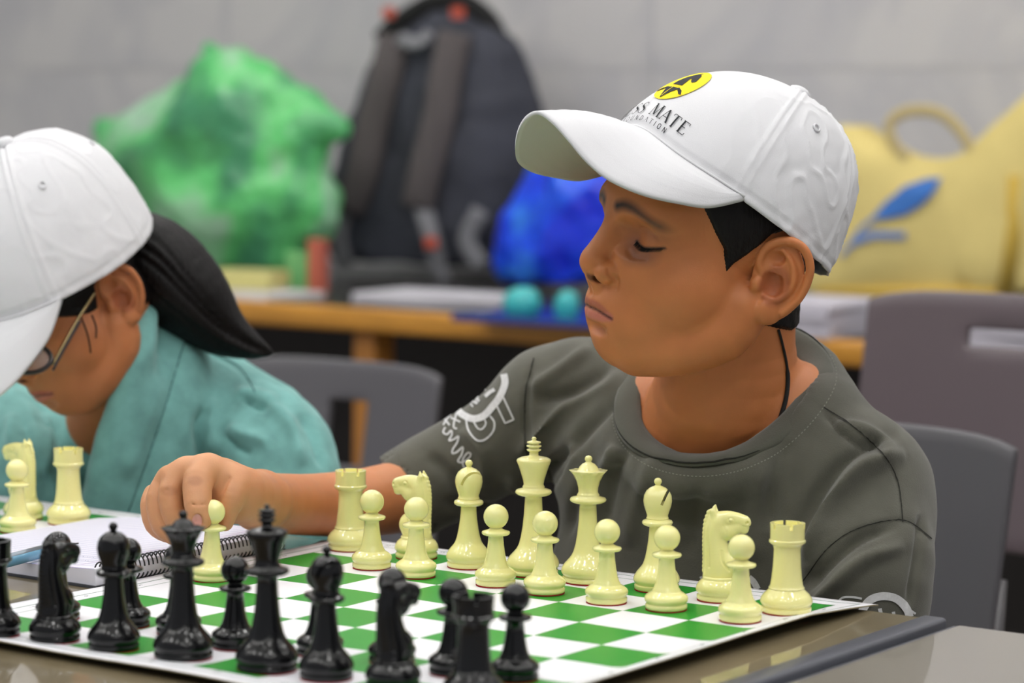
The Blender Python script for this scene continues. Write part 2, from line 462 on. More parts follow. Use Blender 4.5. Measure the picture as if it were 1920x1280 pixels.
# ================================================================== playing table
glass = mat('tan table under glass', srgb(116, 104, 78), rough=.5, spec=.3, coat=1.0, coatr=.012, var=.12, vscale=9)
glass.node_tree.nodes['Principled BSDF'].inputs['Coat IOR'].default_value = 1.55
glass2 = mat('grey table under glass', srgb(128, 122, 112), rough=.5, spec=.3, coat=1.0, coatr=.03, var=.05, vscale=5)
M_edge = mat('grey rubber table edge', srgb(84, 86, 94), rough=.35)
M_leg = mat('steel leg', srgb(90, 90, 92), rough=.35, metal=1)
def table(name, x0, x1, y0, y1, m, label, wr=.008, xo=0.0):
    t = empty(name, ((x0 + x1) / 2, (y0 + y1) / 2, 0), label, 'table')
    obj('tabletop', box_me('tabletop', ((x0 + x1) / 2, (y0 + y1) / 2, T - .009), (x1 - x0 - .012, y1 - y0 - .012, .018), bev=.002), m, t, smooth=False, world=True)
    bm = bmesh.new()
    for c, s in ((((x0 + x1) / 2, y0 + .002, T - .017), (x1 - x0, .008, .03)), (((x0 + x1) / 2, y1 - .002, T - .017), (x1 - x0, .008, .03)),
                 ((x0 + .002, (y0 + y1) / 2, T - .017), (.008, y1 - y0, .03)), ((x1 - .004 + xo, (y0 + y1) / 2, T - .016), (wr, y1 - y0, .034))):
        bm_box(bm, c, s, bev=.003)
    obj('edge_band', bm, M_edge, t, world=True)
    obj('apron', box_me('apron', ((x0 + x1) / 2, (y0 + y1) / 2, T - .05), (x1 - x0 - .12, y1 - y0 - .12, .06)), M_dark, t, smooth=False, world=True)
    for sx in (x0 + .08, x1 - .08):
        for sy in (y0 + .08, y1 - .08):
            obj('leg', box_me('leg', (sx, sy, (T - .05) / 2), (.04, .04, T - .05), bev=.004), M_leg, t, smooth=False, world=True)
    return t
table('playing_table', -1.75, .083, -.72, .016, glass, 'glass topped tan table carrying the chess boards and the notebook', .020, -.004)
table('side_table', .095, 1.6, -.72, .006, glass2, 'grey glass topped table at the right, beyond the dark gap')

# ================================================================== desk along the back wall
YD = 2.05
t = empty('back_desk', (-1.2, 2.55, 0), 'long dark desk with varnished wooden edge along the back wall', 'desk')
obj('desktop', box_me('desktop', (-1.2, (YD + YW) / 2 - .01, T - .018), (5.2, YW - YD - .03, .034)), mat('dark glossy desktop', srgb(52, 50, 48), rough=.25), t, smooth=False, world=True)
obj('wooden_edge', box_me('wooden_edge', (-1.2, YD, T - .02), (5.2, .03, .042), bev=.008), M_wood, t, world=True)
obj('back_panel', box_me('back_panel', (-1.2, YD + .45, .36), (5.1, .02, .7)), M_dark, t, smooth=False, world=True)
for x in (-3.7, -2.10, -.45, 1.2):
    obj('support', box_me('support', (x, YD + .05, .355), (.05, .06, .70), bev=.004), mat('support wood', srgb(176, 118, 52), rough=.5), t, smooth=False, world=True)

# ================================================================== chess mats
SQ = .057
def mat_printed():
    m = bpy.data.materials.new('printed vinyl board'); m.use_nodes = True; nt = m.node_tree; b = nt.nodes['Principled BSDF']; L = nt.links
    b.inputs['Roughness'].default_value = .38; b.inputs['Specular IOR Level'].default_value = .4
    uv = nt.nodes.new('ShaderNodeUVMap'); uv.uv_map = 'board'
    sp = nt.nodes.new('ShaderNodeSeparateXYZ'); L.new(uv.outputs[0], sp.inputs[0])
    def mth(op, a, bb=None, v=None):
        n = nt.nodes.new('ShaderNodeMath'); n.operation = op
        if isinstance(a, (int, float)): n.inputs[0].default_value = a
        else: L.new(a, n.inputs[0])
        if bb is not None:
            if isinstance(bb, (int, float)): n.inputs[1].default_value = bb
            else: L.new(bb, n.inputs[1])
        if v is not None: n.inputs[2].default_value = v
        return n.outputs[0]
    X, Y = sp.outputs[0], sp.outputs[1]
    par = mth('MODULO', mth('ADD', mth('FLOOR', X), mth('FLOOR', Y)), 2.0)       # 0 = dark
    dx = mth('ABSOLUTE', mth('SUBTRACT', X, 4.0)); dy = mth('ABSOLUTE', mth('SUBTRACT', Y, 4.0)); dm = mth('MAXIMUM', dx, dy)
    inside = mth('LESS_THAN', dm, 4.0)
    dark = mth('MULTIPLY', inside, mth('LESS_THAN', par, .5))
    l1 = mth('COMPARE', dm, 4.0, .010); l2 = mth('COMPARE', dm, 4.24, .014)
    lines = mth('MAXIMUM', l1, l2)
    mx = nt.nodes.new('ShaderNodeMix'); mx.data_type = 'RGBA'; L.new(dark, mx.inputs[0]); mx.inputs[6].default_value = srgb(238, 237, 242); mx.inputs[7].default_value = srgb(38, 146, 44)
    m2 = nt.nodes.new('ShaderNodeMix'); m2.data_type = 'RGBA'; L.new(lines, m2.inputs[0]); L.new(mx.outputs[2], m2.inputs[6]); m2.inputs[7].default_value = srgb(24, 92, 62)
    L.new(m2.outputs[2], b.inputs['Base Color'])
    return m
M_board = mat_printed(); M_board_under = mat('board underside', srgb(150, 140, 110), rough=.6)
def board(label, group_note, ox, oy, rot, curl, z0=T):
    """ox, oy: world corner of square a1; squares run towards -x and -y for rot=0"""
    t = empty('chess_mat', (ox, oy, z0), label, 'chess board', rz=rot)
    n = 72; lo, hi = -.42, 8.5; g = np.linspace(lo, hi, n + 1); V = []; uvs = []
    for j in range(n + 1):
        for i in range(n + 1):
            u, v = g[i], g[j]; V.append((-u * SQ, -v * SQ, curl(u, v))); uvs.append((u, v))
    top = len(V); V = np.array(V); Vb = V.copy(); Vb[:, 2] -= .0011; VV = np.vstack([V, Vb]); F = []
    idx = lambda i, j: j * (n + 1) + i
    for j in range(n):
        for i in range(n):
            a, b_, c, d = idx(i, j), idx(i + 1, j), idx(i + 1, j + 1), idx(i, j + 1)
            F.append((a, b_, c, d)); F.append((d + top, c + top, b_ + top, a + top))
    for i in range(n):
        for a, b_ in ((idx(i + 1, 0), idx(i, 0)), (idx(i, n), idx(i + 1, n)), (idx(0, i), idx(0, i + 1)), (idx(n, i + 1), idx(n, i))):
            F.append((a, b_, b_ + top, a + top))
    me = me_np('printed_sheet', VV, F); me.materials.append(M_board); me.materials.append(M_board_under)
    uvl = me.uv_layers.new(name='board'); uu = np.array(uvs + uvs, np.float32)
    li = np.zeros(len(me.loops), np.int32); me.loops.foreach_get('vertex_index', li); uvl.data.foreach_set('uv', uu[li].ravel())
    mi = [0 if (k < 2 * n * n and k % 2 == 0) else 1 for k in range(len(F))]; me.polygons.foreach_set('material_index', mi)
    o = obj('printed_sheet', me, None, t)
    # coordinates printed in the margin
    mc = mat('printed lettering', srgb(40, 70, 60), rough=.6) if 'printed lettering' not in bpy.data.materials else bpy.data.materials['printed lettering']
    bms = []
    for k in range(8):
        for s, (u, v), r in ((('abcdefgh')[k], (k + .5, -.12), 0), (('abcdefgh')[k], (k + .5, 8.12), math.pi), (str(k + 1), (-.12, k + .5), 0), (str(k + 1), (8.12, k + .5), math.pi)):
            cu = bpy.data.curves.new('letter', 'FONT'); cu.body = s.upper(); cu.size = .007; cu.align_x = 'CENTER'; cu.align_y = 'CENTER'
            ob = bpy.data.objects.new('letter', cu); m = bpy.data.meshes.new_from_object(ob); bpy.data.objects.remove(ob)
            m.transform(Matrix.Translation((-u * SQ, -v * SQ, curl(u, v) + .0004)) @ Matrix.Rotation(r + math.pi, 4, 'Z')); bms.append(m)
    c = obj('coordinates', join_me('coordinates', bms), mc, t, smooth=False); tag(c, kind='stuff')
    return t
def curl_main(u, v):
    z = .0021
    e = min(1.0, max(0, .15 - u) / .57)              # right-hand edge lifted off the table
    z += .0085 * e ** 1.2 * min(1.0, max(0.0, (v + .42) / 1.8)) ** .8
    e = max(0, v - 7.6) / .9; z += .0045 * e ** 1.5
    z += .0005 * math.sin(u * 1.9 + .5) * math.sin(v * 1.7)
    return z
board('green and white vinyl chess mat under the full set, beside the notebook', '', 0, 0, 0, curl_main)
# ================================================================== chess pieces
def circ(cz, r, a0, a1, n=9): return [(max(0, r * math.cos(math.radians(a))), cz + r * math.sin(math.radians(a))) for a in np.linspace(a0, a1, n)]
def base(r, s=1.0): return [(0, .0006), (r * .96, .0006), (r, .0016), (r * 1.0, .0040), (r * .945, .0047), (r * .95, .0053), (r * 1.02, .0066), (r * 1.045, .0085)]
mm = lambda L_: [(a / 1000, b_ / 1000) for a, b_ in L_]
P_pawn = base(.0155) + mm([(15.6, 10.4), (13.2, 12.4), (11.2, 13.6), (10.5, 14.1), (10.4, 14.8), (9.3, 16.4), (8.1, 20), (7.0, 26), (6.2, 32), (5.7, 38.3), (9.8, 39.1), (10.7, 39.9), (11.0, 40.8), (10.5, 41.8), (7.0, 42.8), (5.0, 43.9)]) + circ(.0532, .0097, -62, 90, 14)
P_rook = base(.0185) + mm([(18.6, 11), (16.5, 14), (13.8, 16.4), (13.0, 17.4), (13.3, 18.3), (12.6, 19.2), (12.0, 20.6), (11.2, 26), (10.4, 34), (10.0, 42), (9.9, 47), (10.6, 49.5), (13.2, 51.6), (13.6, 52.4), (13.5, 53.4), (12.7, 54.2), (12.6, 60), (12.9, 66), (10.2, 66), (10.0, 61), (0, 60.6)])
P_bishop = base(.0172) + mm([(17.3, 11), (15.4, 14.2), (13.0, 17), (11.8, 18.5), (10.6, 20.5), (9.2, 25), (8.0, 31), (7.0, 38), (6.4, 45), (6.2, 49.2), (10.4, 50), (11.7, 51.2), (11.9, 52.4), (11.2, 53.6), (8.4, 54.8), (8.7, 55.6), (8.2, 56.6), (8.2, 58), (9.2, 61), (10.5, 65), (11.1, 69), (10.6, 73), (8.8, 76.6), (6.0, 79), (3.2, 80.2), (2.0, 80.9), (2.2, 81.6), (2.9, 82.8), (3.1, 84), (2.4, 85.6), (1.2, 86.4), (0, 86.6)])
P_queen = base(.0195) + mm([(19.8, 11.2), (17.8, 14.5), (14.6, 18), (12.6, 20.6), (11.0, 24), (9.4, 30), (8.2, 38), (7.2, 48), (6.7, 58), (6.6, 61.4), (12.2, 62.2), (14.0, 63.4), (14.3, 64.6), (13.4, 66), (8.6, 67.4), (8.9, 68.3), (8.2, 69.2), (7.6, 70.6), (7.9, 74), (9.3, 79), (11.6, 83.4), (14.4, 86.6), (14.2, 87.3), (9.2, 87.0), (8.0, 88.0), (7.0, 90.2), (4.9, 92.4), (2.4, 93.6), (2.2, 94.4), (2.9, 95.6), (2.9, 97), (2.0, 98.4), (0, 99)])
P_king = base(.0200) + mm([(20.4, 11.2), (18.4, 14.6), (15.2, 18), (13.0, 20.6), (11.3, 24), (9.8, 30), (8.5, 38), (7.5, 48), (6.9, 58), (6.8, 62.4), (12.4, 63.2), (14.2, 64.5), (14.5, 65.8), (13.6, 67.2), (8.6, 68.8), (8.9, 69.8), (8.3, 70.7), (7.9, 71.8), (8.5, 75), (10.0, 80), (12.0, 86), (13.7, 90.2), (13.2, 91.6), (10.5, 92.9), (5.2, 94.0), (3.7, 94.6), (3.6, 97.4), (5.6, 98.4), (5.8, 99.3), (3.9, 100), (3.9, 100.7), (5.9, 101.4), (5.9, 102.5), (3.8, 103.1), (3.8, 103.8), (5.7, 104.3), (5.4, 105.4), (2.4, 106.1), (1.6, 106.8), (2.0, 107.8), (1.3, 109), (0, 109.3)])
def crown_mod(r, z, a):
    if z > .0830 and z < .0872 and r > .011:
        return r * (1 + .17 * (abs(math.cos(4.5 * a)) ** 1.5 - .6)), z + .0016 * (abs(math.cos(4.5 * a)) - .5)
    return r, z
def refine(prof, n=3):
    """soften the profile with extra points"""
    q = [prof[0]]
    for a, b_ in zip(prof[:-1], prof[1:]):
        q += [(a[0] + (b_[0] - a[0]) * .5, a[1] + (b_[1] - a[1]) * .5), b_]
    return q
def lathe_me(name, prof, seg=48, mod=None):
    V, F = lathe(prof, seg, mod); return me_np(name, V, F)
def rook_me():
    V, F = lathe(P_rook, 48); bm = bmesh.new(); vs = [bm.verts.new(v) for v in V]; [bm.faces.new([vs[i] for i in f]) for f in F]
    # cut the battlements: lower the rim in four narrow notches
    top = [v for v in bm.verts if v.co.z > .0655]
    m = bpy.data.meshes.new('rook_body'); bm.to_mesh(m); bm.free()
    return m
def boolean(me, cutters):
    o = bpy.data.objects.new('tmp_body', me); COL.objects.link(o); cs = []
    for c in cutters:
        co = bpy.data.objects.new('tmp_cut', c); COL.objects.link(co); cs.append(co)
        md = o.modifiers.new('b', 'BOOLEAN'); md.object = co; md.operation = 'DIFFERENCE'; md.solver = 'EXACT'
    bpy.context.view_layer.update(); dg = bpy.context.evaluated_depsgraph_get()
    r = bpy.data.meshes.new_from_object(o.evaluated_get(dg)); r.name = me.name
    for q in cs + [o]: bpy.data.objects.remove(q)
    return r
rook_body = boolean(lathe_me('body', P_rook), [box_me('c', (0, 0, .0655), (.04, .0022, .0065), rot=Matrix.Rotation(math.radians(a), 3, 'Z')) for a in (20, 80, 140)])
bishop_body = boolean(lathe_me('body', P_bishop), [box_me('c', (.0070, 0, .0738), (.015, .03, .0019), rot=Matrix.Rotation(math.radians(-68), 3, 'Y'))])
def knight_mesh():
    f = Field((-20, -16, 10), (26, 16, 76), .55)
    # the neck is deeper than wide: work with y stretched by 1.25
    f.ell((0, 0, 20), (11.5, 11, 8), 2)
    f.tube([(-1, 0, 17), (0, 0, 24), (-1.5, 0, 32), (-3.5, 0, 42), (-4, 0, 52), (-2, 0, 58)], [11.5, 11.8, 10.5, 8.8, 8, 7.6], 2, n=4)
    f.ell((4.5, 0, 27), (10, 9.5, 9.5), 3)
    f.tube([(-3, 0, 60), (5, 0, 61.5), (12, 0, 61.5), (17.5, 0, 60.5)], [6.4, 6.0, 5.0, 4.2], 1.5, n=4)
    f.tube([(-1, 0, 54), (5, 0, 52), (11, 0, 55), (17.5, 0, 55.5)], [7.4, 6.8, 5.0, 3.6], 1.5, n=4)
    f.ell((18.5, 0, 59), (4.2, 4.6, 4.6), 1.5); f.ell((17.8, 0, 53.6), (3.2, 3.4, 2.8), 1)
    for sy in (-1, 1):
        f.tube([(-4, sy * 3.4, 63), (-5.2, sy * 3.8, 67), (-4.6, sy * 3.6, 71)], [2.9, 2.4, .7], 1.2)
        f.ell((8.5, sy * 6.4, 61.5), (2.6, 1.6, 1.9), .8, sub=True); f.ell((8.5, sy * 5.6, 61.3), (1.6, 1.3, 1.3), .4)
        f.ell((20.6, sy * 3.8, 59.5), (1.2, 1.6, 1.2), .8, sub=True)
        f.tube([(3, sy * 7.6, 57), (5.5, sy * 8.2, 51.5), (2, sy * 8, 47)], .7, 1.2, sub=True, n=4)
        f.tube([(-7.5, sy * 7.6, 62), (-9, sy * 7.4, 50), (-8, sy * 8.4, 38), (-7, sy * 9.5, 26)], .8, 1.0, sub=True, n=4)
        f.tube([(8, sy * 9.6, 24), (3.5, sy * 10.4, 30), (2.5, sy * 9, 38)], .7, 1.2, sub=True, n=4)
    f.tube([(22, -4, 56.4), (16.5, -5, 56.8), (13.5, -5.5, 57.5)], .7, .5, sub=True); f.tube([(22, 4, 56.4), (16.5, 5, 56.8), (13.5, 5.5, 57.5)], .7, .5, sub=True)
    f.tube([(22.5, -4, 56.3), (22.5, 4, 56.3)], .8, .5, sub=True)
    for k, z in enumerate(np.linspace(22, 66, 15)):           # toothed mane
        x = np.interp(z, [18, 24, 32, 42, 52, 60, 66], [-11.6, -11.8, -11.6, -12, -12, -11.2, -9])
        f.tube([(x, 0, z), (x + 3.6, 0, z + 2)], [1.9, 1.7], .8)
    f.plane((0, 0, 16.5), (0, 0, -1))
    V, F = f.mesh(); V = relax(V, F, 1, .4); V[:, 1] *= .82
    a = me_np('head', V / 1000, F)
    b_ = lathe_me('pl', base(.0172) + mm([(17.4, 11), (15.6, 14), (13.6, 15.6), (12.9, 16.4), (13.2, 17.2), (12.4, 18.2), (0, 18.3)]))
    return join_me('body', [a, b_])
knight_body = knight_mesh()
felt = lambda r: lathe_me('felt_pad', [(0, 0), (r, 0), (r, .0007), (0, .0007)], 32)
KIND = {
    'pawn': [('body', lathe_me('body', P_pawn, 44)), ('felt_pad', felt(.0153))],
    'rook': [('body', rook_body), ('felt_pad', felt(.0183))],
    'knight': [('body', knight_body), ('felt_pad', felt(.0170))],
    'bishop': [('body', bishop_body), ('felt_pad', felt(.0170))],
    'queen': [('body', lathe_me('body', P_queen, 72, crown_mod)), ('felt_pad', felt(.0193))],
    'king': [('body', lathe_me('body', P_king, 48)), ('felt_pad', felt(.0198))],
}
MESH2 = {}
for k, v in KIND.items():
    for c, m_ in (('cream', M_cream), ('black', M_black)):
        b_ = v[0][1].copy(); b_.materials.clear(); b_.materials.append(m_); p_ = v[1][1].copy(); p_.materials.append(M_felt); MESH2[k, c] = (b_, p_)
def matz(x, y):
    return T + curl_main(-x / SQ, -y / SQ) + .0002
def piece(kind, color, px, py, label, rz=0.0, group=None, tilt=None, zf=None, sc=1.0):
    p = onz(px, py, T + .003); z = matz(p[0], p[1]) if zf is None else zf
    p = onz(px, py, z)
    o = empty('chess_' + kind, tuple(p), label, 'chess piece', group, rz); o.scale = (sc, sc, sc)
    if tilt: o.rotation_euler = (tilt[0], tilt[1], rz)
    for n_, m_ in zip(('body', 'felt_pad'), MESH2[kind, color]):
        c = bpy.data.objects.new(n_, m_); COL.objects.link(c); c.parent = o
        m_.polygons.foreach_set('use_smooth', [True] * len(m_.polygons))
        if n_ == 'body' and kind in ('rook', 'bishop'): auto_sharp(c, 35)
        if n_ == 'felt_pad': auto_sharp(c, 35)
    return o
GW = 'cream pieces of the main set'; GB = 'black pieces of the main set'; GG = "cream pieces on the far board"
hx = math.radians
piece('rook', 'cream', 657, 1029, 'cream rook at the far left corner of the mat, in front of the forearm', .3, GW)
piece('knight', 'cream', 781, 1045, 'cream knight facing left, behind a pawn', hx(180 + 8), GW)
piece('bishop', 'cream', 878, 1062, 'cream bishop with its slit facing us, left of the cream king', hx(-20), GW)
piece('king', 'cream', 999, 1076, 'cream king, tallest cream piece', 0, GW)
piece('queen', 'cream', 1101, 1090, 'cream queen with a spiked coronet, right of the cream king', .1, GW)
piece('bishop', 'cream', 1231, 1105, 'cream bishop behind a pawn, right of the cream queen', hx(25), GW)
piece('knight', 'cream', 1349, 1124, 'cream knight facing right, next to the right-hand rook', hx(22), GW)
piece('rook', 'cream', 1474, 1147, 'cream rook on the right-hand corner square of the mat', .9, GW)
for (x, y, l) in ((697, 1064, 'cream pawn in front of the far left cream rook'), (780, 1080, 'cream pawn covering the left-facing cream knight'),
                  (929, 1096, 'cream pawn with a red felt edge between the cream bishop and king'), (1021, 1111, 'cream pawn in front of the cream king'),
                  (1137, 1129, 'cream pawn in front of the cream queen'), (1249, 1142, 'cream pawn covering the right-hand cream bishop'),
                  (1388, 1163, 'cream pawn nearest the right-hand cream rook')):
    piece('pawn', 'cream', x, y, l, 0, GW)
piece('pawn', 'cream', 395, 1086, 'cream pawn pinched between finger and thumb', 0, GW, tilt=(0.0, hx(2.5)))
piece('rook', 'black', -13, 1190, 'black rook cut off by the left edge of the photo', .2, GB)
piece('knight', 'black', 103, 1200, 'black knight with its back to us, second black piece from the left', hx(88), GB)
piece('bishop', 'black', 213.5, 1216, 'black bishop left of the black queen', hx(100), GB)
piece('queen', 'black', 344, 1232, 'black queen with a spiked coronet', .2, GB)
piece('king', 'black', 500.6, 1255, 'black king, tallest black piece', 0, GB)
piece('bishop', 'black', 612, 1271, 'black bishop with a slit head, right of the black king', hx(-20), GB)
piece('knight', 'black', 737, 1289, 'black knight with its back to us, right of the slit-headed black bishop', hx(82), GB)
piece('rook', 'black', 887, 1312, 'black rook with notched top at the bottom edge', .95, GB)
for (x, y, l) in ((109, 1159, 'black pawn right behind the left-hand black knight'), (240, 1173, 'black pawn mostly hidden behind the left-hand black bishop'),
                  (335, 1186, 'black pawn hidden behind the black queen'), (441, 1213, 'black pawn standing free between the black queen and king'),
                  (600, 1226, 'black pawn hidden behind the slit-headed black bishop'), (735, 1240, 'black pawn almost wholly hidden behind the right-hand black knight'),
                  (849, 1262, 'black pawn behind the notched black rook'), (965, 1273, 'black pawn farthest right of the black set')):
    piece('pawn', 'black', x, y, l, 0, GB)
# ================================================================== second board, notebook, pen
board('green and white vinyl chess mat at the left edge before the teal top', '', -.712, -.020, 0, lambda u, v: .0022)
_c = curl_main; 
def flatz(u, v): return .0022
curl_keep = curl_main; curl_main = flatz
piece('rook', 'cream', 129, 980, 'cream rook standing at the edge of the ruled notebook', .4, GG)
piece('pawn', 'cream', 33, 996, 'cream pawn at the left edge, in front of a cream knight', 0, GG)
piece('knight', 'cream', 44, 972, 'cream knight at the left edge of the photo, behind a pawn', hx(185), GG)
curl_main = curl_keep

def notebook():
    x1, x0, y0, y1 = -.4885, -.700, -.278, -.058
    t = empty('spiral_notebook', (-.59, -.17, T), 'open ruled spiral notebook lying left of the full chess mat under the hand', 'notebook')
    def ztop(x, y):
        u = (x1 - x) / (x1 - x0); v = (y - y0) / (y1 - y0)
        return T + .0150 - .0080 * u ** .8 + .002 * math.sin(u * 3.1) * v + .004 * max(0, v - .8) / .2 * math.sin(u * 3.1)
    nx, ny = 24, 24; V = []; 
    for j in range(ny + 1):
        for i in range(nx + 1):
            x = x1 + (x0 - x1) * i / nx; y = y0 + (y1 - y0) * j / ny; V.append((x, y, ztop(x, y)))
    k = len(V); V += [(a, b_, T + .0022) for a, b_, c in V]; F = []; g = lambda i, j: j * (nx + 1) + i
    for j in range(ny):
        for i in range(nx):
            F.append((g(i, j), g(i, j + 1), g(i + 1, j + 1), g(i + 1, j)))
            F.append((g(i, j) + k, g(i + 1, j) + k, g(i + 1, j + 1) + k, g(i, j + 1) + k))
    for i in range(nx): F += [(g(i, 0), g(i + 1, 0), g(i + 1, 0) + k, g(i, 0) + k), (g(i + 1, ny), g(i, ny), g(i, ny) + k, g(i + 1, ny) + k)]
    for j in range(ny): F += [(g(0, j + 1), g(0, j), g(0, j) + k, g(0, j + 1) + k), (g(nx, j), g(nx, j + 1), g(nx, j + 1) + k, g(nx, j) + k)]
    o = obj('pages', me_np('pages', V, F), M_paper, t, world=True); auto_sharp(o, 35)
    obj('cover', box_me('cover', ((x0 + x1) / 2, (y0 + y1) / 2, T + .0012), (x1 - x0 + .004, y1 - y0 + .004, .002)), mat('dark notebook cover', srgb(60, 62, 70), rough=.5), t, smooth=False, world=True)
    # flat print: ruled lines, handwriting, the lilac edge
    ruled = mat('ruled line ink', srgb(140, 150, 190), rough=.8); ink = mat('blue ink', srgb(70, 74, 130), rough=.7)
    mp = lambda a, b_: np.array((a, b_, ztop(a, b_) + .0003))
    sh = [stroke_quads([(x, y0 + .012 + q * .0075) for x in np.linspace(x1 - .012, x0 + .002, 20)], .0008) for q in range(28)]
    tag(decal('ruled_lines', sh, mp, ruled, t), kind='stuff')
    sh = [stroke_quads([(x1 - .028, y) for y in np.linspace(y0, y1, 24)], .0006)]
    sh2 = []
    rnd = random.Random(3)
    for q, (xa, xb) in enumerate(((.03, .075), (.03, .06), (.03, .055), (.10, .13))):
        yy = y0 + .030 + q * .015; x = x1 - xa
        pts = []
        while x > x1 - xb:
            pts.append((x, yy + rnd.uniform(-.0011, .0014))); x -= .0011
        sh2.append(stroke_quads(pts, .0005))
    tag(decal('handwriting', sh2, mp, ink, t), kind='stuff'); decal('margin_line', sh, mp, mat('margin ink', srgb(190, 150, 190), rough=.8), t)
    decal('page_block_line', [stroke_quads([(x, y0 + .0006) for x in np.linspace(x1 - .002, x0 + .001, 24)], .0012)], mp, mat('lilac page edge', srgb(150, 130, 190), rough=.8), t)
    # wire binding: each loop a double turn round the page block
    bk = mat('black coated wire', srgb(16, 16, 18), rough=.4)
    n = 44; r = .0092
    for q in range(n):
        yy = y0 + .006 + (y1 - y0 - .012) * q / (n - 1); pts = []
        for a in np.linspace(-.35, 2 * math.pi - .9, 22):
            pts.append((x1 - .001 + r * math.cos(a + .5) * .75 - .0005, yy + .0045 * a / 6.28, T + .0100 + r * math.sin(a + .5)))
        m_ = bk
        c = tube('wire_loop', pts, .00068, 5) if q == 0 else None
        if q == 0: first = c
        o = obj('wire_loop', first, bk, t, world=True); o.location = (0, (y1 - y0 - .012) * q / (n - 1), 0)
notebook()
def pen():
    a, b_ = np.array((-.540, -.262, T + .0222)), np.array((-.600, -.186, T + .0195))
    a = onz(-25, 1062, T + .018); b_ = onz(128, 1022, T + .018); tp = onz(147, 1018, T + .0165)
    t = empty('ballpoint_pen', tuple((a + b_) / 2), 'light blue and silver ballpoint pen lying on the ruled page', 'pen')
    d = (b_ - a) / np.linalg.norm(b_ - a); L_ = np.linalg.norm(b_ - a)
    obj('barrel', tube('barrel', [a, a + d * L_ * .93], .0048, 16), mat('blue translucent barrel', srgb(120, 180, 215), rough=.2, trans=.3), t, world=True)
    up = np.array((0, 0, .0036))
    obj('grip', tube('grip', [a + up * .6 + d * .01, a + up * .6 + d * (L_ * .8)], .0035, 12), mat('silver grip', srgb(130, 140, 150), rough=.35, metal=.6), t, world=True)
    obj('cone', tube('cone', [a + d * L_ * .93, b_], [.0048, .0022], 16), mat('blue cone', srgb(110, 160, 215), rough=.25), t, world=True)
    obj('tip', tube('tip', [b_, tp], [.0012, .0005], 8), M_thread, t, world=True)
pen()

# ================================================================== chairs
def chair(label, pxl, pxr, pyt, y, m, slot=None, pyb=None, tilt=-.06, lean=0.0, seat=None):
    a = ony(pxl, pyt, y); b_ = ony(pxr, pyt, y); cx = (a[0] + b_[0]) / 2; wd = abs(b_[0] - a[0]); zt = a[2]; zb = .50 if pyb is None else ony(pxl, pyb, y)[2]
    t = empty('plastic_chair', (cx, y - .2, 0), label, 'chair')
    n = 16; mz = 14; V = []; F = []
    def pt(u, v, off):                                # u across, v up
        hw = wd / 2 * (1 - lean * v)
        x = cx + (u - .5) * 2 * hw; z = zb + (zt - zb) * v - .012 * abs(2 * u - 1) ** 6 * v
        return (x, y + .03 * (1 - (2 * u - 1) ** 2) + .05 * v + off, z)
    for off in (0, .014):
        for j in range(mz + 1):
            for i in range(n + 1): V.append(pt(i / n, j / mz, off))
    k = (n + 1) * (mz + 1); g = lambda i, j: j * (n + 1) + i
    hole = (lambda i, j: slot and slot[0] <= (i + .5) / n <= slot[1] and slot[2] <= (j + .5) / mz <= slot[3])
    solid = {(i, j) for i in range(n) for j in range(mz) if not hole(i, j)}
    for (i, j) in solid:
        F.append((g(i, j), g(i + 1, j), g(i + 1, j + 1), g(i, j + 1))); F.append((g(i, j) + k, g(i, j + 1) + k, g(i + 1, j + 1) + k, g(i + 1, j) + k))
        for (di, dj), (p, q) in (((-1, 0), (g(i, j + 1), g(i, j))), ((1, 0), (g(i + 1, j), g(i + 1, j + 1))), ((0, -1), (g(i, j), g(i + 1, j))), ((0, 1), (g(i + 1, j + 1), g(i, j + 1)))):
            if (i + di, j + dj) not in solid: F.append((q, p, p + k, q + k))
    o = obj('backrest', me_np('backrest', V, F), m, t, world=True)
    md = o.modifiers.new('b', 'BEVEL'); md.width = .004; md.segments = 2; md.limit_method = 'ANGLE'; md.angle_limit = 1.0
    obj('seat', box_me('seat', (cx, y - .21, .45), (wd * .95, .42, .03), bev=.014, seg=3), m, t, world=True)
    fr = mat('chair frame', srgb(96, 94, 96), rough=.35, metal=.4) if 'chair frame' not in bpy.data.materials else bpy.data.materials['chair frame']
    for sx in (-1, 1):
        X = cx + sx * wd * .46
        obj('leg', tube('leg', [(X, y - .38, .435), (X + sx * .02, y - .42, .006)], .011, 10), fr, t, world=True)
        obj('leg', tube('leg', [(X, y - .02, .435), (X + sx * .02, y + .05, .006)], .011, 10), fr, t, world=True)
        obj('back_upright', tube('back_upright', [(X, y - .05, .44), (X, y + .040, zb - .04), (X, y + .050, zb + .06)], .011, 10), fr, t, world=True)
    return t
chair('grey plastic chair behind the person in teal', 400, 782, 668, 1.25, M_chair_grey, slot=(.42, .62, .45, .76), pyb=1000)
chair('mauve brown plastic chair with a handle slot, under the yellow bag', 1590, 2080, 545, 1.15, M_chair_mauve, slot=(.40, .80, .80, .88), pyb=1010, lean=-.0)
chair('dark grey plastic chair right behind the shoulder of the person in olive', 1200, 1862, 772, .60, mat('dark grey chair plastic', srgb(78, 76, 80), rough=.5), pyb=1130)

chair('light grey plastic chair under the person in teal', 60, 520, 860, .62, M_chair_grey, pyb=1000)
# ================================================================== things on the desk
def blob(name, f, m, parent, seed=0.0, amp=.0, sc=8, colf=None):
    V, F = f.mesh(); V = relax(V, F, 1)
    if amp:
        N = normals(V, F); V = V + N * (fbm(V, sc, 4, seed) * amp)[:, None]
    me = me_np(name, V, F)
    return obj(name, me, m, parent, world=True)
def spread(pts, y): return [ony(a, b_, y) for a, b_ in pts]
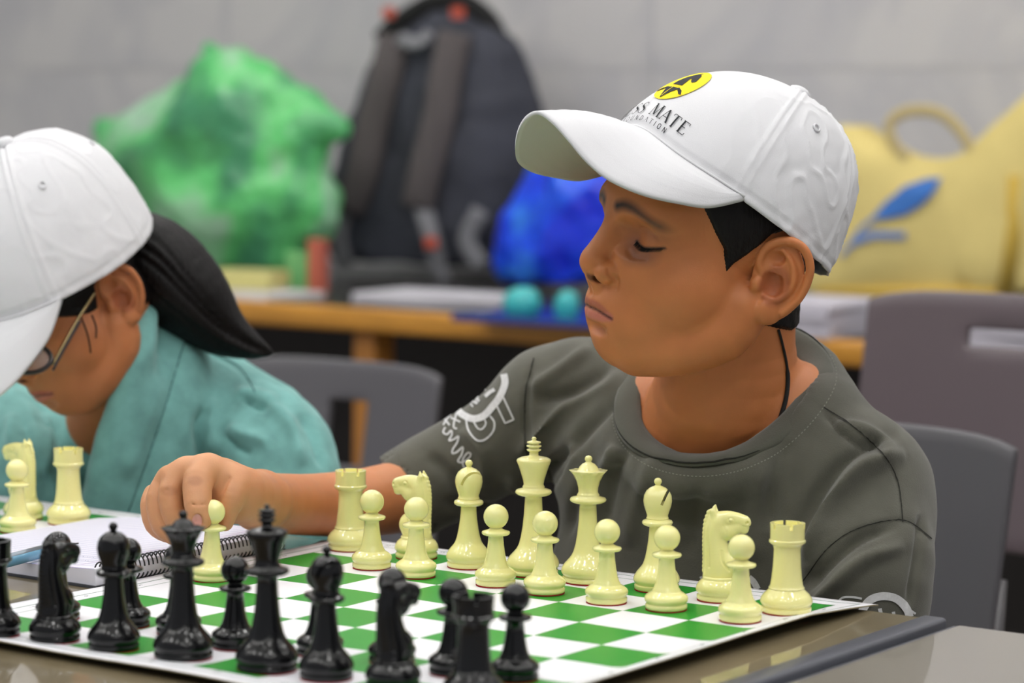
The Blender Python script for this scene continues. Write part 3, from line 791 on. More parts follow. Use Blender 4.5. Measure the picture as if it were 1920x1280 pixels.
# --- backpack
yb = 2.86
t = empty('backpack', tuple(ony(800, 540, yb) * np.array([1, 1, 0]) + np.array([0, 0, T])), 'black and slate backpack with its straps facing us, leaning against the wall', 'backpack')
p = lambda a, b_, y=yb: ony(a, b_, y)
f = Field(p(560, 640) - np.array([.15, .3, .1]), p(1080, -60) + np.array([.2, .24, .05]), .009)
f.tube([p(770, 120), p(740, 260), p(715, 400), p(705, 480)], [.085, .11, .125, .10], .03, n=3)
f.tube([p(905, 140), p(915, 270), p(900, 400), p(890, 480)], [.10, .13, .13, .10], .05, n=3)
f.tube([p(840, 90), p(840, 250), p(810, 470)], [.085, .12, .12], .05, n=3)
f.tube([p(800, 400), p(800, 480)], [.14, .13], .05)
f.plane((0, 0, T + .032), (0, 0, -1)); f.plane((0, YW - .02, 0), (0, 1, 0))
M_bp = mat('black slate nylon', srgb(58, 60, 70), rough=.8, var=.35, vscale=5, bump=.4, bscale=60, bdist=.004)
body = blob('shell', f, M_bp, t, 3.0, .012, 5)
bv = bvh_of(body.data)
def on(px, py, off=.02):
    r = hit(bv, px, py, off); return r[0] if r else p(px, py, yb - .12)
M_strap = mat('grey brown strap padding', srgb(86, 80, 80), rough=.9); M_web = mat('light grey webbing', srgb(128, 128, 132), rough=.8); M_or = mat('orange tag', srgb(196, 84, 62), rough=.7)
nrm = -R3[2]
for pts in (((760, 80), (740, 150), (715, 240), (700, 330), (672, 400)), ((862, 80), (850, 150), (838, 230), (815, 320), (800, 390))):
    s_ = obj('shoulder_strap', tube('shoulder_strap', smooth_path([on(a, b_, .03) for a, b_ in pts], 4), .036, 14, flat=(nrm, .38)), M_strap, t, world=True)
for pts in (((668, 380), (650, 440), (648, 500)), ((806, 380), (822, 440), (836, 495), (842, 512)), ((905, 390), (880, 440), (905, 500))):
    s_ = obj('webbing_strap', tube('webbing_strap', smooth_path([on(a, b_, .03) for a, b_ in pts], 4), .020, 10, flat=(nrm, .25)), M_web, t, world=True)
for a, b_ in ((748, 57), (868, 55), (826, 443)):
    q = on(a, b_, .045); obj('tag', box_me('tag', (0, 0, 0), (.032, .008, .024), bev=.003), M_or, t, world=False, smooth=False).location = tuple(q - np.array(t.location))
obj('handle', tube('handle', smooth_path([p(715, 75, yb - .05), p(745, 45, yb - .05), p(810, 5, yb - .03), p(865, 2, yb), p(915, 35, yb), p(940, 80, yb)], 5), .022, 12, flat=(nrm, .6)), M_thread, t, world=True)
obj('buckle', tube('buckle', smooth_path([on(770, 80, .03), on(800, 90, .03), on(815, 72, .03)], 3), .016, 10, flat=(nrm, .4)), M_web, t, world=True)
# --- green plastic bag
yg = 2.50
def plastic(name, cols, tr=.25, sc=4.5, rough=.28, bump=.5):
    m = mat(name, srgb(*cols[1]), rough=rough, spec=.5, trans=tr, bump=bump, bscale=14, bdist=.02)
    nt = m.node_tree; b = nt.nodes['Principled BSDF']; n = nt.nodes.new('ShaderNodeTexNoise'); n.inputs['Scale'].default_value = sc; n.inputs['Detail'].default_value = 3; n.inputs['Distortion'].default_value = .8
    tc = nt.nodes.new('ShaderNodeTexCoord'); nt.links.new(tc.outputs['Object'], n.inputs['Vector'])
    cr = nt.nodes.new('ShaderNodeValToRGB'); e = cr.color_ramp.elements; e[0].position = .34; e[0].color = srgb(*cols[0]); e[1].position = .68; e[1].color = srgb(*cols[-1])
    if len(cols) > 2:
        q = e.new(.5); q.color = srgb(*cols[1])
    nt.links.new(n.outputs['Fac'], cr.inputs[0]); nt.links.new(cr.outputs[0], b.inputs['Base Color']); return m
t = empty('green_plastic_bag', tuple(ony(420, 500, yg) * np.array([1, 1, 0]) + np.array([0, 0, T])), 'crumpled green plastic bag on the desk left of the backpack', 'plastic bag')
p = lambda a, b_, y=yg: ony(a, b_, y)
f = Field(p(150, 620) - np.array([.1, .3, .1]), p(690, 20) + np.array([.1, .38, .1]), .010)
f.tube([p(290, 250), p(380, 260), p(470, 250), p(560, 270)], [.07, .12, .13, .08], .05)
f.tube([p(310, 330), p(400, 380), p(500, 380), p(560, 380)], [.08, .13, .13, .09], .05)
f.tube([p(330, 400), p(420, 440), p(520, 440)], [.07, .09, .08], .05); f.tube([p(350, 480), p(430, 505), p(520, 500)], [.05, .06, .05], .05)
f.tube([p(395, 95), p(415, 140), p(430, 220)], [.022, .05, .08], .04); f.tube([p(450, 100), p(480, 150), p(560, 210), p(630, 235)], [.02, .05, .05, .03], .04)
f.tube([p(205, 250), p(250, 280), p(330, 300)], [.03, .07, .10], .05); f.tube([p(300, 200), p(380, 180), p(420, 170)], [.03, .06, .06], .04)
f.plane((0, 0, T + .026), (0, 0, -1)); f.plane((0, YW - .02, 0), (0, 1, 0))
blob('bag_skin', f, plastic('green plastic film', ((74, 150, 106), (108, 216, 124), (196, 226, 204)), .08, 4), t, 9.0, .022, 6)
# --- blue plastic bag
yl = 2.66
t = empty('blue_plastic_bag', tuple(ony(1060, 560, yl) * np.array([1, 1, 0]) + np.array([0, 0, T])), 'bright blue plastic bag on the desk behind the cap brim', 'plastic bag')
p = lambda a, b_, y=yl: ony(a, b_, y)
f = Field(p(880, 640) - np.array([.1, .3, .1]), p(1300, 240) + np.array([.1, .38, .1]), .010)
f.tube([p(1040, 360), p(1100, 370), p(1160, 380)], [.07, .09, .08], .04); f.tube([p(1010, 440), p(1090, 460), p(1170, 460)], [.08, .11, .10], .05)
f.tube([p(975, 495), p(1040, 520), p(1120, 530)], [.045, .07, .07], .04); f.tube([p(1020, 330), p(1060, 320)], [.03, .05], .03)
f.plane((0, 0, T + .026), (0, 0, -1))
blob('bag_skin', f, plastic('blue plastic film', ((20, 40, 215), (30, 84, 250), (70, 170, 255)), .1, 5), t, 2.0, .02, 7)
# --- yellow tote bag
yt = 2.72
t = empty('tote_bag', tuple(ony(1720, 560, yt) * np.array([1, 1, 0]) + np.array([0, 0, T])), 'pale yellow tote bag printed with a blue feather, at the right', 'bag')
out = [(1500, 500), (1520, 330), (1560, 262), (1580, 235), (1625, 262), (1680, 292), (1740, 298), (1800, 288), (1855, 240), (1900, 200), (1960, 150), (2010, 140), (1995, 300), (1945, 450), (1905, 556), (1700, 553), (1530, 556)]
q3 = smooth_path(out, 4, closed=True); pv_, pf_ = polyfill([tuple(q) for q in q3], 2); pa = np.array(pv_); dd, _ = seg_dist(pa, np.vstack([q3, q3[:1]]))
V = []
for (a, b_), d_ in zip(pv_, dd):
    r_ = ony(a, b_, yt); V.append((r_[0], r_[1] - .022 * min(1, d_ / 60) ** .5 + .006 * math.sin(a * .031 + b_ * .02) * min(1, d_ / 60), r_[2]))
nb = len(q3); nf = len(V); V2 = [(a, 2 * (yt + .05) - b_, c) for a, b_, c in V]; F = pf_; F2 = [tuple(nf + i for i in f_)[::-1] for f_ in pf_]
cnt = {}
for f_ in pf_:
    for i in range(3): cnt.setdefault(tuple(sorted((f_[i], f_[(i + 1) % 3]))), []).append((f_[i], f_[(i + 1) % 3]))
sideF = [(e_[0][1], e_[0][0], nf + e_[0][0], nf + e_[0][1]) for e_ in cnt.values() if len(e_) == 1]
M_tote = mat('yellow nonwoven cloth', srgb(226, 206, 132), rough=.85, var=.06, vscale=9)
tb = obj('bag_panel', me_np('bag_panel', V + V2, list(F) + F2 + sideF), M_tote, t, world=True); auto_sharp(tb, 60)
zmin = min(v[2] for v in V)
obj('side_gusset', tube('side_gusset', spread([(1905, 330), (1900, 450), (1885, 552)], yt - .012), .016, 8), mat('darker yellow piping', srgb(196, 164, 70), rough=.85), t, world=True)
obj('hem', tube('hem', spread([(1535, 552), (1700, 549), (1885, 553)], yt - .012), .013, 8), bpy.data.materials['darker yellow piping'], t, world=True)
obj('handle', tube('handle', smooth_path(spread([(1700, 300), (1672, 262), (1670, 228), (1705, 208), (1760, 212), (1800, 245), (1822, 285)], yt), 5), .011, 8, flat=((0, 1, 0), .3)), mat('handle webbing', srgb(196, 178, 128), rough=.9), t, world=True)
bv = bvh_of(tb.data)
def mp(a, b_):
    r_ = hit(bv, a, b_, .008); return r_[0] if r_ else None
fe = mat('blue feather print', srgb(62, 118, 196), rough=.8); fe2 = mat('pale blue print', srgb(110, 140, 196), rough=.8)
vane = [(1768, 336), (1740, 338), (1700, 352), (1668, 376), (1645, 402), (1640, 412), (1668, 410), (1700, 402), (1732, 382), (1755, 358)]
def poly_grid(pl):
    c_ = np.mean(pl, 0); return [tuple(c_)] + [tuple(q) for q in pl], [(0, i + 1, (i + 1) % len(pl) + 1) for i in range(len(pl))]
def fan(pl, n=5):
    pl = densify(list(pl) + [pl[0]], 8)[:-1]; c_ = np.mean(pl, 0); V = [tuple(c_)]; F = []; m = len(pl)
    for k in range(1, n + 1): V += [tuple(c_ + (q - c_) * k / n) for q in pl]
    for i in range(m): F.append((0, 1 + i, 1 + (i + 1) % m))
    for k in range(n - 1):
        for i in range(m): F.append((1 + k * m + i, 1 + (k + 1) * m + i, 1 + (k + 1) * m + (i + 1) % m, 1 + k * m + (i + 1) % m))
    return V, F
decal('feather_print', [fan(vane)], mp, fe, t)
decal('quill_print', [stroke_quads(densify([(1645, 408), (1618, 430), (1596, 462), (1580, 480)], 6), [8] * len(densify([(1645, 408), (1618, 430), (1596, 462), (1580, 480)], 6))), stroke_quads(densify([(1600, 455), (1640, 440), (1700, 440)], 6), 14)], mp, fe2, t)
# --- papers and small things
def slab(name, px, py, w_, d_, h_, m, label, cat, rz=0.0, z0=T, part='sheet', n=1):
    q = onz(px, py, z0); t = empty(name, (q[0], q[1], z0), label, cat, rz=rz)
    for i in range(n):
        hh = h_ / n; o = obj(part, box_me(part, (0, 0, hh / 2 + i * hh), (w_, d_, hh * .96), bev=min(.002, hh / 4), seg=1), m, t, smooth=False); o.rotation_euler = (0, 0, .04 * math.sin(i * 2.3))
    return t
slab('paper_stack', 835, 572, .30, .18, .022, mat('grey white paper', srgb(196, 194, 200), rough=.7), 'stack of white papers on the desk in front of the backpack', 'papers', .1, n=3)
slab('paper_stack', 1515, 622, .20, .22, .055, mat('lilac white paper', srgb(190, 186, 196), rough=.6), 'white paper stack on the desk between the neck and the mauve chair', 'papers', .0, n=4)
slab('paper_stack', 1880, 672, .30, .22, .06, bpy.data.materials['lilac white paper'], 'white papers seen through the handle slot of the mauve chair', 'papers', .0, n=3)
slab('paper_sheet', 470, 556, .24, .16, .012, mat('cream paper', srgb(208, 206, 204), rough=.7), 'pale papers on the desk under the green bag', 'papers', -.1, n=2)
slab('blue_folder', 1060, 604, .34, .20, .012, mat('blue glossy folder', srgb(22, 52, 130), rough=.2), 'dark blue glossy folder lying on the desk by the chin', 'folder', .05)
slab('yellow_packet', 462, 540, .14, .10, .035, mat('yellow packet', srgb(206, 198, 128), rough=.5), 'pale yellow packet on the papers under the green bag', 'packet', .3, z0=T + .013)
def lump(name, px, py, y, r, m, label, cat):
    q = ony(px, py, y); zz = T + .013 + r[2]
    t = empty(name, (q[0], q[1], T), label, cat); f = Field((-r[0] * 1.4, -r[1] * 1.4, -r[2] * 1.4), (r[0] * 1.4, r[1] * 1.4, r[2] * 1.4), .006)
    f.ell((0, 0, 0), r); f.ell((r[0] * .4, 0, r[2] * .3), (r[0] * .5, r[1] * .6, r[2] * .6), .01)
    f.plane((0, 0, -r[2] * .8), (0, 0, -1)); V, F = f.mesh(); V[:, 2] += q[2] - T
    obj('wrapper', me_np('wrapper', V, F), m, t)
M_tl = mat('teal packet', srgb(60, 178, 180), rough=.3)
qz = onz(976, 590, T + .012); lump('teal_packet', 978, 570, qz[1], (.035, .03, .03), M_tl, 'larger teal packet on the blue folder', 'packet')
qz = onz(1062, 592, T + .012); lump('teal_packet', 1062, 576, qz[1], (.022, .02, .03), M_tl, 'smaller teal packet on the blue folder next to the mouth', 'packet')
q = onz(596, 556, T)
slab('orange_packet', 596, 552, .03, .03, .11, mat('orange packet', srgb(190, 100, 78), rough=.5), 'thin orange packet standing left of the backpack', 'packet', 0)
slab('green_packet', 562, 548, .05, .03, .08, mat('light green packet', srgb(120, 190, 118), rough=.5), 'light green packet standing beside the thin orange one', 'packet', .2)
# ================================================================== the t-shirt's volume (the body is kept under it)
def shirt():
    f = Field((-.60, -.06, .47), (.10, .33, .98), .0028)
    f.tube([(-.285, .185, .815), (-.20, .18, .80), (-.10, .17, .785)], [.082, .092, .082], .03, n=3)
    f.tube([(-.29, .19, .70), (-.20, .185, .70), (-.11, .18, .70)], [.085, .098, .085], .04)
    f.tube([(-.28, .20, .50), (-.20, .20, .50), (-.12, .20, .50)], [.09, .10, .09], .05)
    f.tube([(-.28, .19, .60), (-.20, .19, .58), (-.12, .19, .60)], [.09, .10, .09], .05)
    # shoulders: slope from the neck to each arm
    f.tube([ony(1120, 742, .19), ony(1090, 738, .185), ony(1035, 762, .18)], [.050, .050, .050], .03)
    f.tube([ony(1465, 800, .16), ony(1552, 858, .165), ony(1610, 918, .16)], [.050, .053, .056], .03, n=3)
    # right sleeve (image left)
    f.tube([ony(1040, 768, .18), ony(940, 832, .16), ony(850, 880, .14), ony(762, 928, .115)], [.052, .047, .044, .0405], .02, n=3)
    # left sleeve
    f.tube([ony(1610, 918, .16), ony(1625, 995, .14), ony(1622, 1085, .115), (-.045, .105, .66)], [.056, .0545, .052, .050], .015, n=3)
    # hem of the right sleeve: cut, then hollow the ends
    hc = ony(752, 933, .112); hd = hc - ony(850, 880, .14); f.plane(hc, hd)
    hd /= np.linalg.norm(hd)
    f.tube([hc + hd * .03, hc - hd * .03], [.0375, .037], .002, sub=True)
    return f
sf = shirt()
F0 = ony(1362, 860, .080); cen = ony(1357, 742, .150); B0 = 2 * cen - F0
ea = (F0 - B0) / 2; la = np.linalg.norm(ea); ua = ea / la; ub = np.array([1.0, 0, -.03]); ub -= (ub @ ua) * ua; ub /= np.linalg.norm(ub); un = np.cross(ua, ub); lb = .081
un = un if un[2] > 0 else -un
def ringp(n, s_=1.0): return np.array([cen + ea * s_ * math.cos(t_) + ub * lb * s_ * math.sin(t_) for t_ in np.linspace(0, 2 * math.pi, n, endpoint=False)])
_r = ringp(36, 1.10) - un * .012
sf.tube(np.vstack([_r, _r[:1]]), .013, .030)
_v, _f = sf.mesh(); pre = BVHTree.FromPolygons([tuple(v) for v in _v], [tuple(q) for q in _f.tolist()])
pre_d = sf.d.copy(); pre_lo = sf.lo.copy(); pre_h = sf.h
def pre_s(Vw):
    q = (Vw - pre_lo) / pre_h; i0 = np.clip(np.floor(q).astype(int), 0, np.array(pre_d.shape) - 2); fr_ = np.clip(q - i0, 0, 1); o_ = 0
    for a in (0, 1):
        for b_ in (0, 1):
            for c_ in (0, 1):
                o_ = o_ + pre_d[i0[:, 0] + a, i0[:, 1] + b_, i0[:, 2] + c_] * (fr_[:, 0] if a else 1 - fr_[:, 0]) * (fr_[:, 1] if b_ else 1 - fr_[:, 1]) * (fr_[:, 2] if c_ else 1 - fr_[:, 2])
    return o_
def tuck(Vw, depth=.005):
    """keep skin below the collar inside the shirt"""
    Vw = Vw.copy(); hgt = (Vw - cen) @ un; rad_ = np.sqrt((((Vw - cen) @ ua) / la) ** 2 + (((Vw - cen) @ ub) / lb) ** 2)
    wgt = np.clip((.004 - hgt) / .012, 0, 1) ; m = wgt > 0; m &= ((Vw > pre_lo) & (Vw < pre_lo + pre_h * (np.array(pre_d.shape) - 1))).all(1)
    for _ in range(6):
        P_ = Vw[m]; d = pre_s(P_); e = .003
        g = np.stack([pre_s(P_ + np.eye(3)[k_] * e) - pre_s(P_ - np.eye(3)[k_] * e) for k_ in range(3)], 1); g /= np.linalg.norm(g, axis=1)[:, None] + 1e-9
        mv = np.clip(d + depth, 0, .02) * wgt[m]; mv[d > .3] = 0
        Vw[m] = P_ - g * mv[:, None] * .8
    return Vw
sf.ell(cen, (la * 1.0, lb * 1.0, .16), .003, rot=np.stack([ua, ub, un], 1), sub=True)
sv, sfc = sf.mesh(); sv = relax(sv, sfc, 3, .5)
loop = ringp(72, 1.02)
for _i in range(len(loop)):
    g_ = np.array(pre.find_nearest(Vector(loop[_i]))[0])
    if np.linalg.norm(g_ - loop[_i]) < .02: loop[_i] = .5 * loop[_i] + .5 * g_
for _ in range(3): loop = .5 * loop + .25 * (np.roll(loop, 1, 0) + np.roll(loop, -1, 0))
# ================================================================== the person in olive: head, neck, arms
AX = np.stack([R3[0], -R3[1], -R3[2]], 1)           # columns: image right, image up, towards the camera
class Frame:
    def __init__(s, px, py, D, yaw, pitch, roll, sc):
        a, b, c = map(math.radians, (yaw, pitch, roll))
        M = np.array([[-1, 0, 0], [0, 1, 0], [0, 0, 1.0]])
        Y = np.array([[math.cos(a), 0, math.sin(a)], [0, 1, 0], [-math.sin(a), 0, math.cos(a)]])
        Pb = np.array([[math.cos(b), -math.sin(b), 0], [math.sin(b), math.cos(b), 0], [0, 0, 1]])
        Rc = np.array([[1, 0, 0], [0, math.cos(c), -math.sin(c)], [0, math.sin(c), math.cos(c)]])
        s.A = AX @ (Y @ M @ Pb @ Rc) * sc / 1000; s.o = P(px, py, D)
    def w(s, V): return np.asarray(V) @ s.A.T + s.o          # local mm -> world
    def l(s, V): return (np.asarray(V) - s.o) @ np.linalg.inv(s.A).T
HDC = Frame(1318.7, 491.2, 2.13, 36.97, 2.70, 10.10, 1.0387)      # frame the cap is fitted in
HD = Frame(1344, 481.3, 2.13, 24.0, 1.1, 13.2, 1.085)               # frame of the head itself

def face_field(f, eye_open=.12, ears=True, mouth=True, smalln=True):
    e = f.ell; t = f.tube
    e((2, 38, 0), (82, 72, 66)); e((35, 34, 0), (50, 44, 50), 12)
    e((31, -8, 0), (52, 68, 52), 14); e((46, -42, 0), (42, 34, 38), 14)
    t([(4, -28, 48), (14, -45, 44), (40, -59, 31), (60, -65, 12)], [12, 13, 12.5, 12], 16, n=3)
    t([(4, -28, -48), (14, -45, -44), (40, -59, -31), (60, -65, -12)], [12, 13, 12.5, 12], 16, n=3)
    e((66.5, -63, 0), (15.5, 12.5, 17), 12)
    for s in (-1, 1):
        e((40, -18, s * 34), (27, 26, 23), 12)              # cheek
        e((44, -34, s * 26), (23, 20, 19), 12)
        e((60, 36, s * 23), (20, 11, 24), 10)               # brow ridge
        e((87, 17, s * 27), (11, 9, 14), 9, sub=True)     # socket
        e((62.5, 16, s * 30), (13.4, 12.4, 15), 3)          # lidded eyeball
    t([(74, 46, 0), (81.5, 27, 0), (90, 10, 0), (98.0, -3, 0)], [12, 8, 7.2, 7.6], 5, n=3)
    e((99.0, -7, 0), (9.0, 8.4, 9.4), 4)                   # nose tip
    for s in (-1, 1):
        e((92.5, -12.5, s * 11.5), (9.0, 7.0, 6.2), 3.5)          # wing
    t([(96, -16, 0), (92, -24, 0)], [6, 6], 5)
    e((78.5, -37, 0), (14, 17, 22), 8)                       # mouth mound
    for s in (-1, 1):
        e((96.5, -17.6, s * 6.2), (5.0, 2.8, 3.0), 1.5, sub=True)    # nostril
        f.groove([(-9, s * 18), (-16, s * 19.5), (-22, s * 20)], [.3, .6, .3], 3.0)
        t([(94.5, -34.5, 0), (93.1, -34.8, s * 7), (89, -37.5, s * 14), (82, -41, s * 21)], [4.0, 4.0, 3.2, 2.0], 2.5, n=3)
        t([(92.0, -46, 0), (90.5, -46, s * 7), (86.5, -44.8, s * 14), (81, -42, s * 20)], [5.0, 4.8, 3.6, 1.8], 2.5, n=3)
        f.groove([(-40.4, 0), (-40.2, s * 7), (-41.4, s * 14), (-43.8, s * 22)], [1.1, 1.1, 1.0, .8], 1.0, .2)
        t([(80, -42.5, s * 26), (78, -47, s * 26.5)], [1.6, 1.2], 4, sub=True)
    f.groove([(-23, 0), (-31, 0)], 1.2, 2.5, .3)
    e((94, -55, 0), (6, 3.0, 13), 5, sub=True)
    for s in (-1, 1):                                        # eyelids: a crease above, the parting below
        f.groove([(21, s * 19), (24.5, s * 27), (24, s * 36), (19, s * 43.5)], [.3, .6, .6, .3], 1.6)
        f.groove([(13.2, s * 20), (10.4, s * 27), (11, s * 36), (13.5, s * 46)], [.5, .9, .9, .5], .8)
        f.groove([(6, s * 20), (3.0, s * 28), (4.5, s * 38)], [.3, .6, .4], 3.0)
    if ears:
        for s in (-1, 1):
            a = math.radians(30); R_ = np.array([[math.cos(a), 0, s * -math.sin(a) * -1], [0, 1, 0], [-s * math.sin(a), 0, math.cos(a)]])
            def q(x, y, z): x *= 1.04; y = y * .95; return (-9.5 + x * math.cos(a) + 0, y - .5, s * (69.5 - x * math.sin(a) + z))
            e(q(-4, -1, -1.2), (16.5, 26, 2.8), 4, rot=np.array([[math.cos(a), 0, math.sin(a) * s], [0, 1, 0], [-math.sin(a) * s, 0, math.cos(a)]]))
            t([q(9, 2, 2.2), q(12, 12, 2.5), q(7, 24, 3), q(-5, 29.5, 3.6), q(-16, 25, 4), q(-22, 12, 4), q(-21, -3, 3.6), q(-16, -16, 3), q(-8, -26, 2.4)], [2.2, 2.8, 3.0, 3.2, 3.2, 3.1, 3.0, 2.9, 2.6], 1.0, n=4)
            t([q(0, 23, 4.4), q(-9, 22, 4.8), (q(-15.0, 12, 6.0)), q(-15.5, 0, 5.6), q(-12, -12, 4.8)], [1.4, 1.8, 1.7, 1.6, 1.2], 1.2, sub=True, n=3)
            e(q(1, -26, 1.6), (9.5, 9.0, 3.8), 2.5)
            e(q(2.5, -5, 4.6), (8.2, 11.0, 6.2), 1.5, sub=True)
            e(q(2, 15, 3.6), (8, 5.2, 4.0), 1.6, sub=True)
            t([q(-3, 22, 3.0), q(-9, 14, 3.4), q(-12, 3, 3.6), q(-10, -9, 3.2), q(-2, -16.5, 2.8), q(5, -15, 2.8)], [1.2, 2.0, 2.4, 2.4, 2.6, 2.2], 1.0, n=4)
            t([q(8, 6, 1.5), q(1, 5, 1.6), q(-5, 3, 1.8)], [1.7, 1.5, 1.2], 1.2, n=3)
            e(q(12, -6, 2.6), (4.4, 5.4, 3.6), 2.4)

def boy_head():
    f = Field((-108, -200, -112), (120, 120, 116), 1.15)
    face_field(f)
    N = lambda px, py, y: HD.l(ony(px, py, y))
    f.tube([N(1378, 560, .125), N(1373, 640, .13), N(1364, 730, .14), N(1352, 800, .15)], [37, 38, 46, 52], 14, n=3)
    f.tube([N(1330, 640, .105), N(1330, 760, .115)], [20, 24], 18)
    c = N(1355, 900, .175); f.ell(c, (66, 80, 70), 20)
    f.tube([N(1260, 800, .175), N(1470, 800, .17)], [38, 38], 20)
    V, F = f.mesh(); V = relax(V, F, 1, .35)
    return V, F
hv, hf = boy_head()
Fc, Uc, Lc = hv[:, 0], hv[:, 1], hv[:, 2]; La = np.abs(Lc)
def paint(V, base, lips=(168, 92, 72), brow=(36, 24, 18), strength=1.0):
    Fc, Uc, Lc = V[:, 0], V[:, 1], V[:, 2]; La = np.abs(Lc); A3 = np.stack([Fc, Uc, La], 1)
    C = np.repeat(np.array([srgb(*base)[:3]]), len(V), 0)
    def mixc(col, w):
        nonlocal C
        w = np.clip(w, 0, 1)[:, None]; C = C * (1 - w) + np.array(srgb(*col)[:3]) * w
    U2 = np.stack([Uc, La], 1); fr = Fc > 48
    def near(poly, r, soft=.5):
        d, t = seg_dist(U2, smooth_path(poly, 4)); return np.clip((r - d) / (r * soft), 0, 1) * fr, t
    w, _ = near([(11, 20), (4, 28), (5, 38)], 10, .9); mixc((104, 66, 58), w * .6)      # dusky skin round the eye
    w, _ = near([(20, 16), (22, 28), (21, 40)], 9, .9); mixc((132, 82, 58), w * .5)
    w, _ = near([(-36.4, 0), (-36.4, 8), (-38.4, 14), (-42.2, 21)], 3.4, .5); mixc(lips, w * .8)
    w, _ = near([(-45, 0), (-45, 8), (-44.6, 14), (-43.2, 20)], 4.4, .5); mixc((192, 112, 96), w * .85)
    w, _ = near([(-40.4, 0), (-40.2, 7), (-41.4, 14), (-43.8, 22.5)], 1.9, .9); mixc((80, 34, 30), w)
    w, t = near([(36.5, 11), (38.5, 18), (37.5, 28), (33.5, 38), (29, 46)], 6.2, .9); mixc(brow, w * (1 - .25 * t))
    w, _ = near([(13.0, 20), (10.4, 27), (11, 36), (13.3, 46)], 1.7, .8); mixc((34, 22, 18), w * .9)
    w, _ = near([(-17.5, 4), (-17.8, 9)], 3.6, .6); mixc((70, 34, 26), w * .8)
    w = ((A3 - np.array([-9, -6, 74])) ** 2 / np.array([12, 15, 9]) ** 2).sum(1); mixc((150, 78, 52), np.clip(1.3 - w, 0, .55))
    return C
SKIN = (194, 120, 70)
hC = paint(hv, SKIN)
hC *= (1 + .05 * fbm(hv[::1] / 1000, 30, 2)[:, None]) if len(hv) < 600000 else 1
hw = tuck(HD.w(hv))

# ---- right arm and hand over the board
DH = 2.094; SPX = DH / FPX
def Hp(px, py, dz=0): return P(px, py, DH - dz * SPX)
def arm():
    f = Field((-.70, -.30, .735), (-.30, .20, .93), .00125)
    k = SPX
    elbow = ony(790, 922, .125); wrist = P(487, 938, 2.165)
    f.tube([ony(940, 832, .16), ony(850, 880, .14), elbow], [.036, .035, .034], .012, n=3)
    f.tube([elbow, P(690, 941, 2.325), P(590, 946, 2.275), P(520, 943, 2.215), wrist], [.033, .030, .0265, .0248, .0236], .012, n=3)
    f.tube([wrist, Hp(450, 925, -35), Hp(415, 905, -30)], [.0235, .022, .020], .008, n=3)
    # back of the hand
    f.tube([Hp(430, 905, -30), Hp(392, 885, -12)], [26 * k, 23 * k], .006)
    f.tube([Hp(430, 925, -45), Hp(345, 905, -30)], [26 * k, 23 * k], .008)
    f.tube([Hp(430, 940, -55), Hp(310, 930, -45)], [25 * k, 22 * k], .008)
    f.tube([Hp(425, 955, -70), Hp(295, 955, -60)], [24 * k, 20 * k], .008)
    kk = .0022
    f.tube([Hp(287, 925, -62), Hp(279, 948, -40), Hp(287, 985, -22), Hp(312, 1003, -30), Hp(335, 1003, -52)], [18 * k, 16.5 * k, 15.5 * k, 14 * k, 12 * k], kk, n=3)
    f.tube([Hp(312, 898, -42), Hp(293, 934, -20), Hp(302, 985, -5), Hp(330, 1008, -14), Hp(350, 1003, -40)], [21 * k, 19.5 * k, 18 * k, 15.5 * k, 13 * k], kk, n=3)
    f.tube([Hp(350, 880, -22), Hp(319, 919, 2), Hp(326, 968, 14), Hp(345, 998, 4), Hp(360, 1000, -18)], [24 * k, 22.5 * k, 20.5 * k, 16.5 * k, 13 * k], kk, n=3)
    f.tube([Hp(392, 880, -8), Hp(372, 901, 26), Hp(371, 945, 58), Hp(375, 973, 66)], [29 * k, 29 * k, 25.5 * k, 22.5 * k], .0022, n=3)
    # thumb, behind the pawn
    f.tube([Hp(440, 903, -8), Hp(437, 925, 10), Hp(430, 950, 20), Hp(421, 979, 20)], [23 * k, 27 * k, 21 * k, 17 * k], .003, n=3)
    f.tube([Hp(318, 892, -25), Hp(350, 884, -14), Hp(388, 880, -6), Hp(424, 894, -12)], [21 * k, 25 * k, 28 * k, 24 * k], .006, n=3)
    f.tube([Hp(429, 897, 22), Hp(413, 922, 30), Hp(399, 946, 34)], [2.5 * k, 4.5 * k, 3.5 * k], .0035, sub=True, n=3)
    # creases over the knuckle, between the bones
    for dx, dy in ((0, 0), (-6, 5), (5, -4)):
        f.tube([Hp(358 + dx * .2, 903 + dy, 46), Hp(374, 900 + dy, 50), Hp(384 - dx * .2, 904 + dy, 46)], .0002, .0008, sub=True)
    f.tube([Hp(352, 944, 76), Hp(370, 947, 84), Hp(386, 945, 78)], .0003, .0010, sub=True)
    f.tube([Hp(305, 921, 20), Hp(320, 917, 28), Hp(334, 920, 22)], .0003, .0010, sub=True)
    # nail bed
    f.ell(Hp(370, 975, 86), (9.5 * k, 12 * k, 4 * k), .0008, rot=AX, sub=True)
    V, F = f.mesh(); V = relax(V, F, 1, .35); return V, F
av, af = arm()
aC = np.repeat(np.array([srgb(*SKIN)[:3]]), len(av), 0)
apx, apy = proj(av)
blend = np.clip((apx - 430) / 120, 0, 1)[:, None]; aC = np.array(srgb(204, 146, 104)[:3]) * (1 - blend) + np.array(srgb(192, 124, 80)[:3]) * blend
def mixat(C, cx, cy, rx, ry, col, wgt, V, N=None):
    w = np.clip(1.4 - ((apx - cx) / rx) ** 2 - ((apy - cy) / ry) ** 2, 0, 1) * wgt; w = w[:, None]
    return C * (1 - w) + np.array(srgb(*col)[:3]) * w
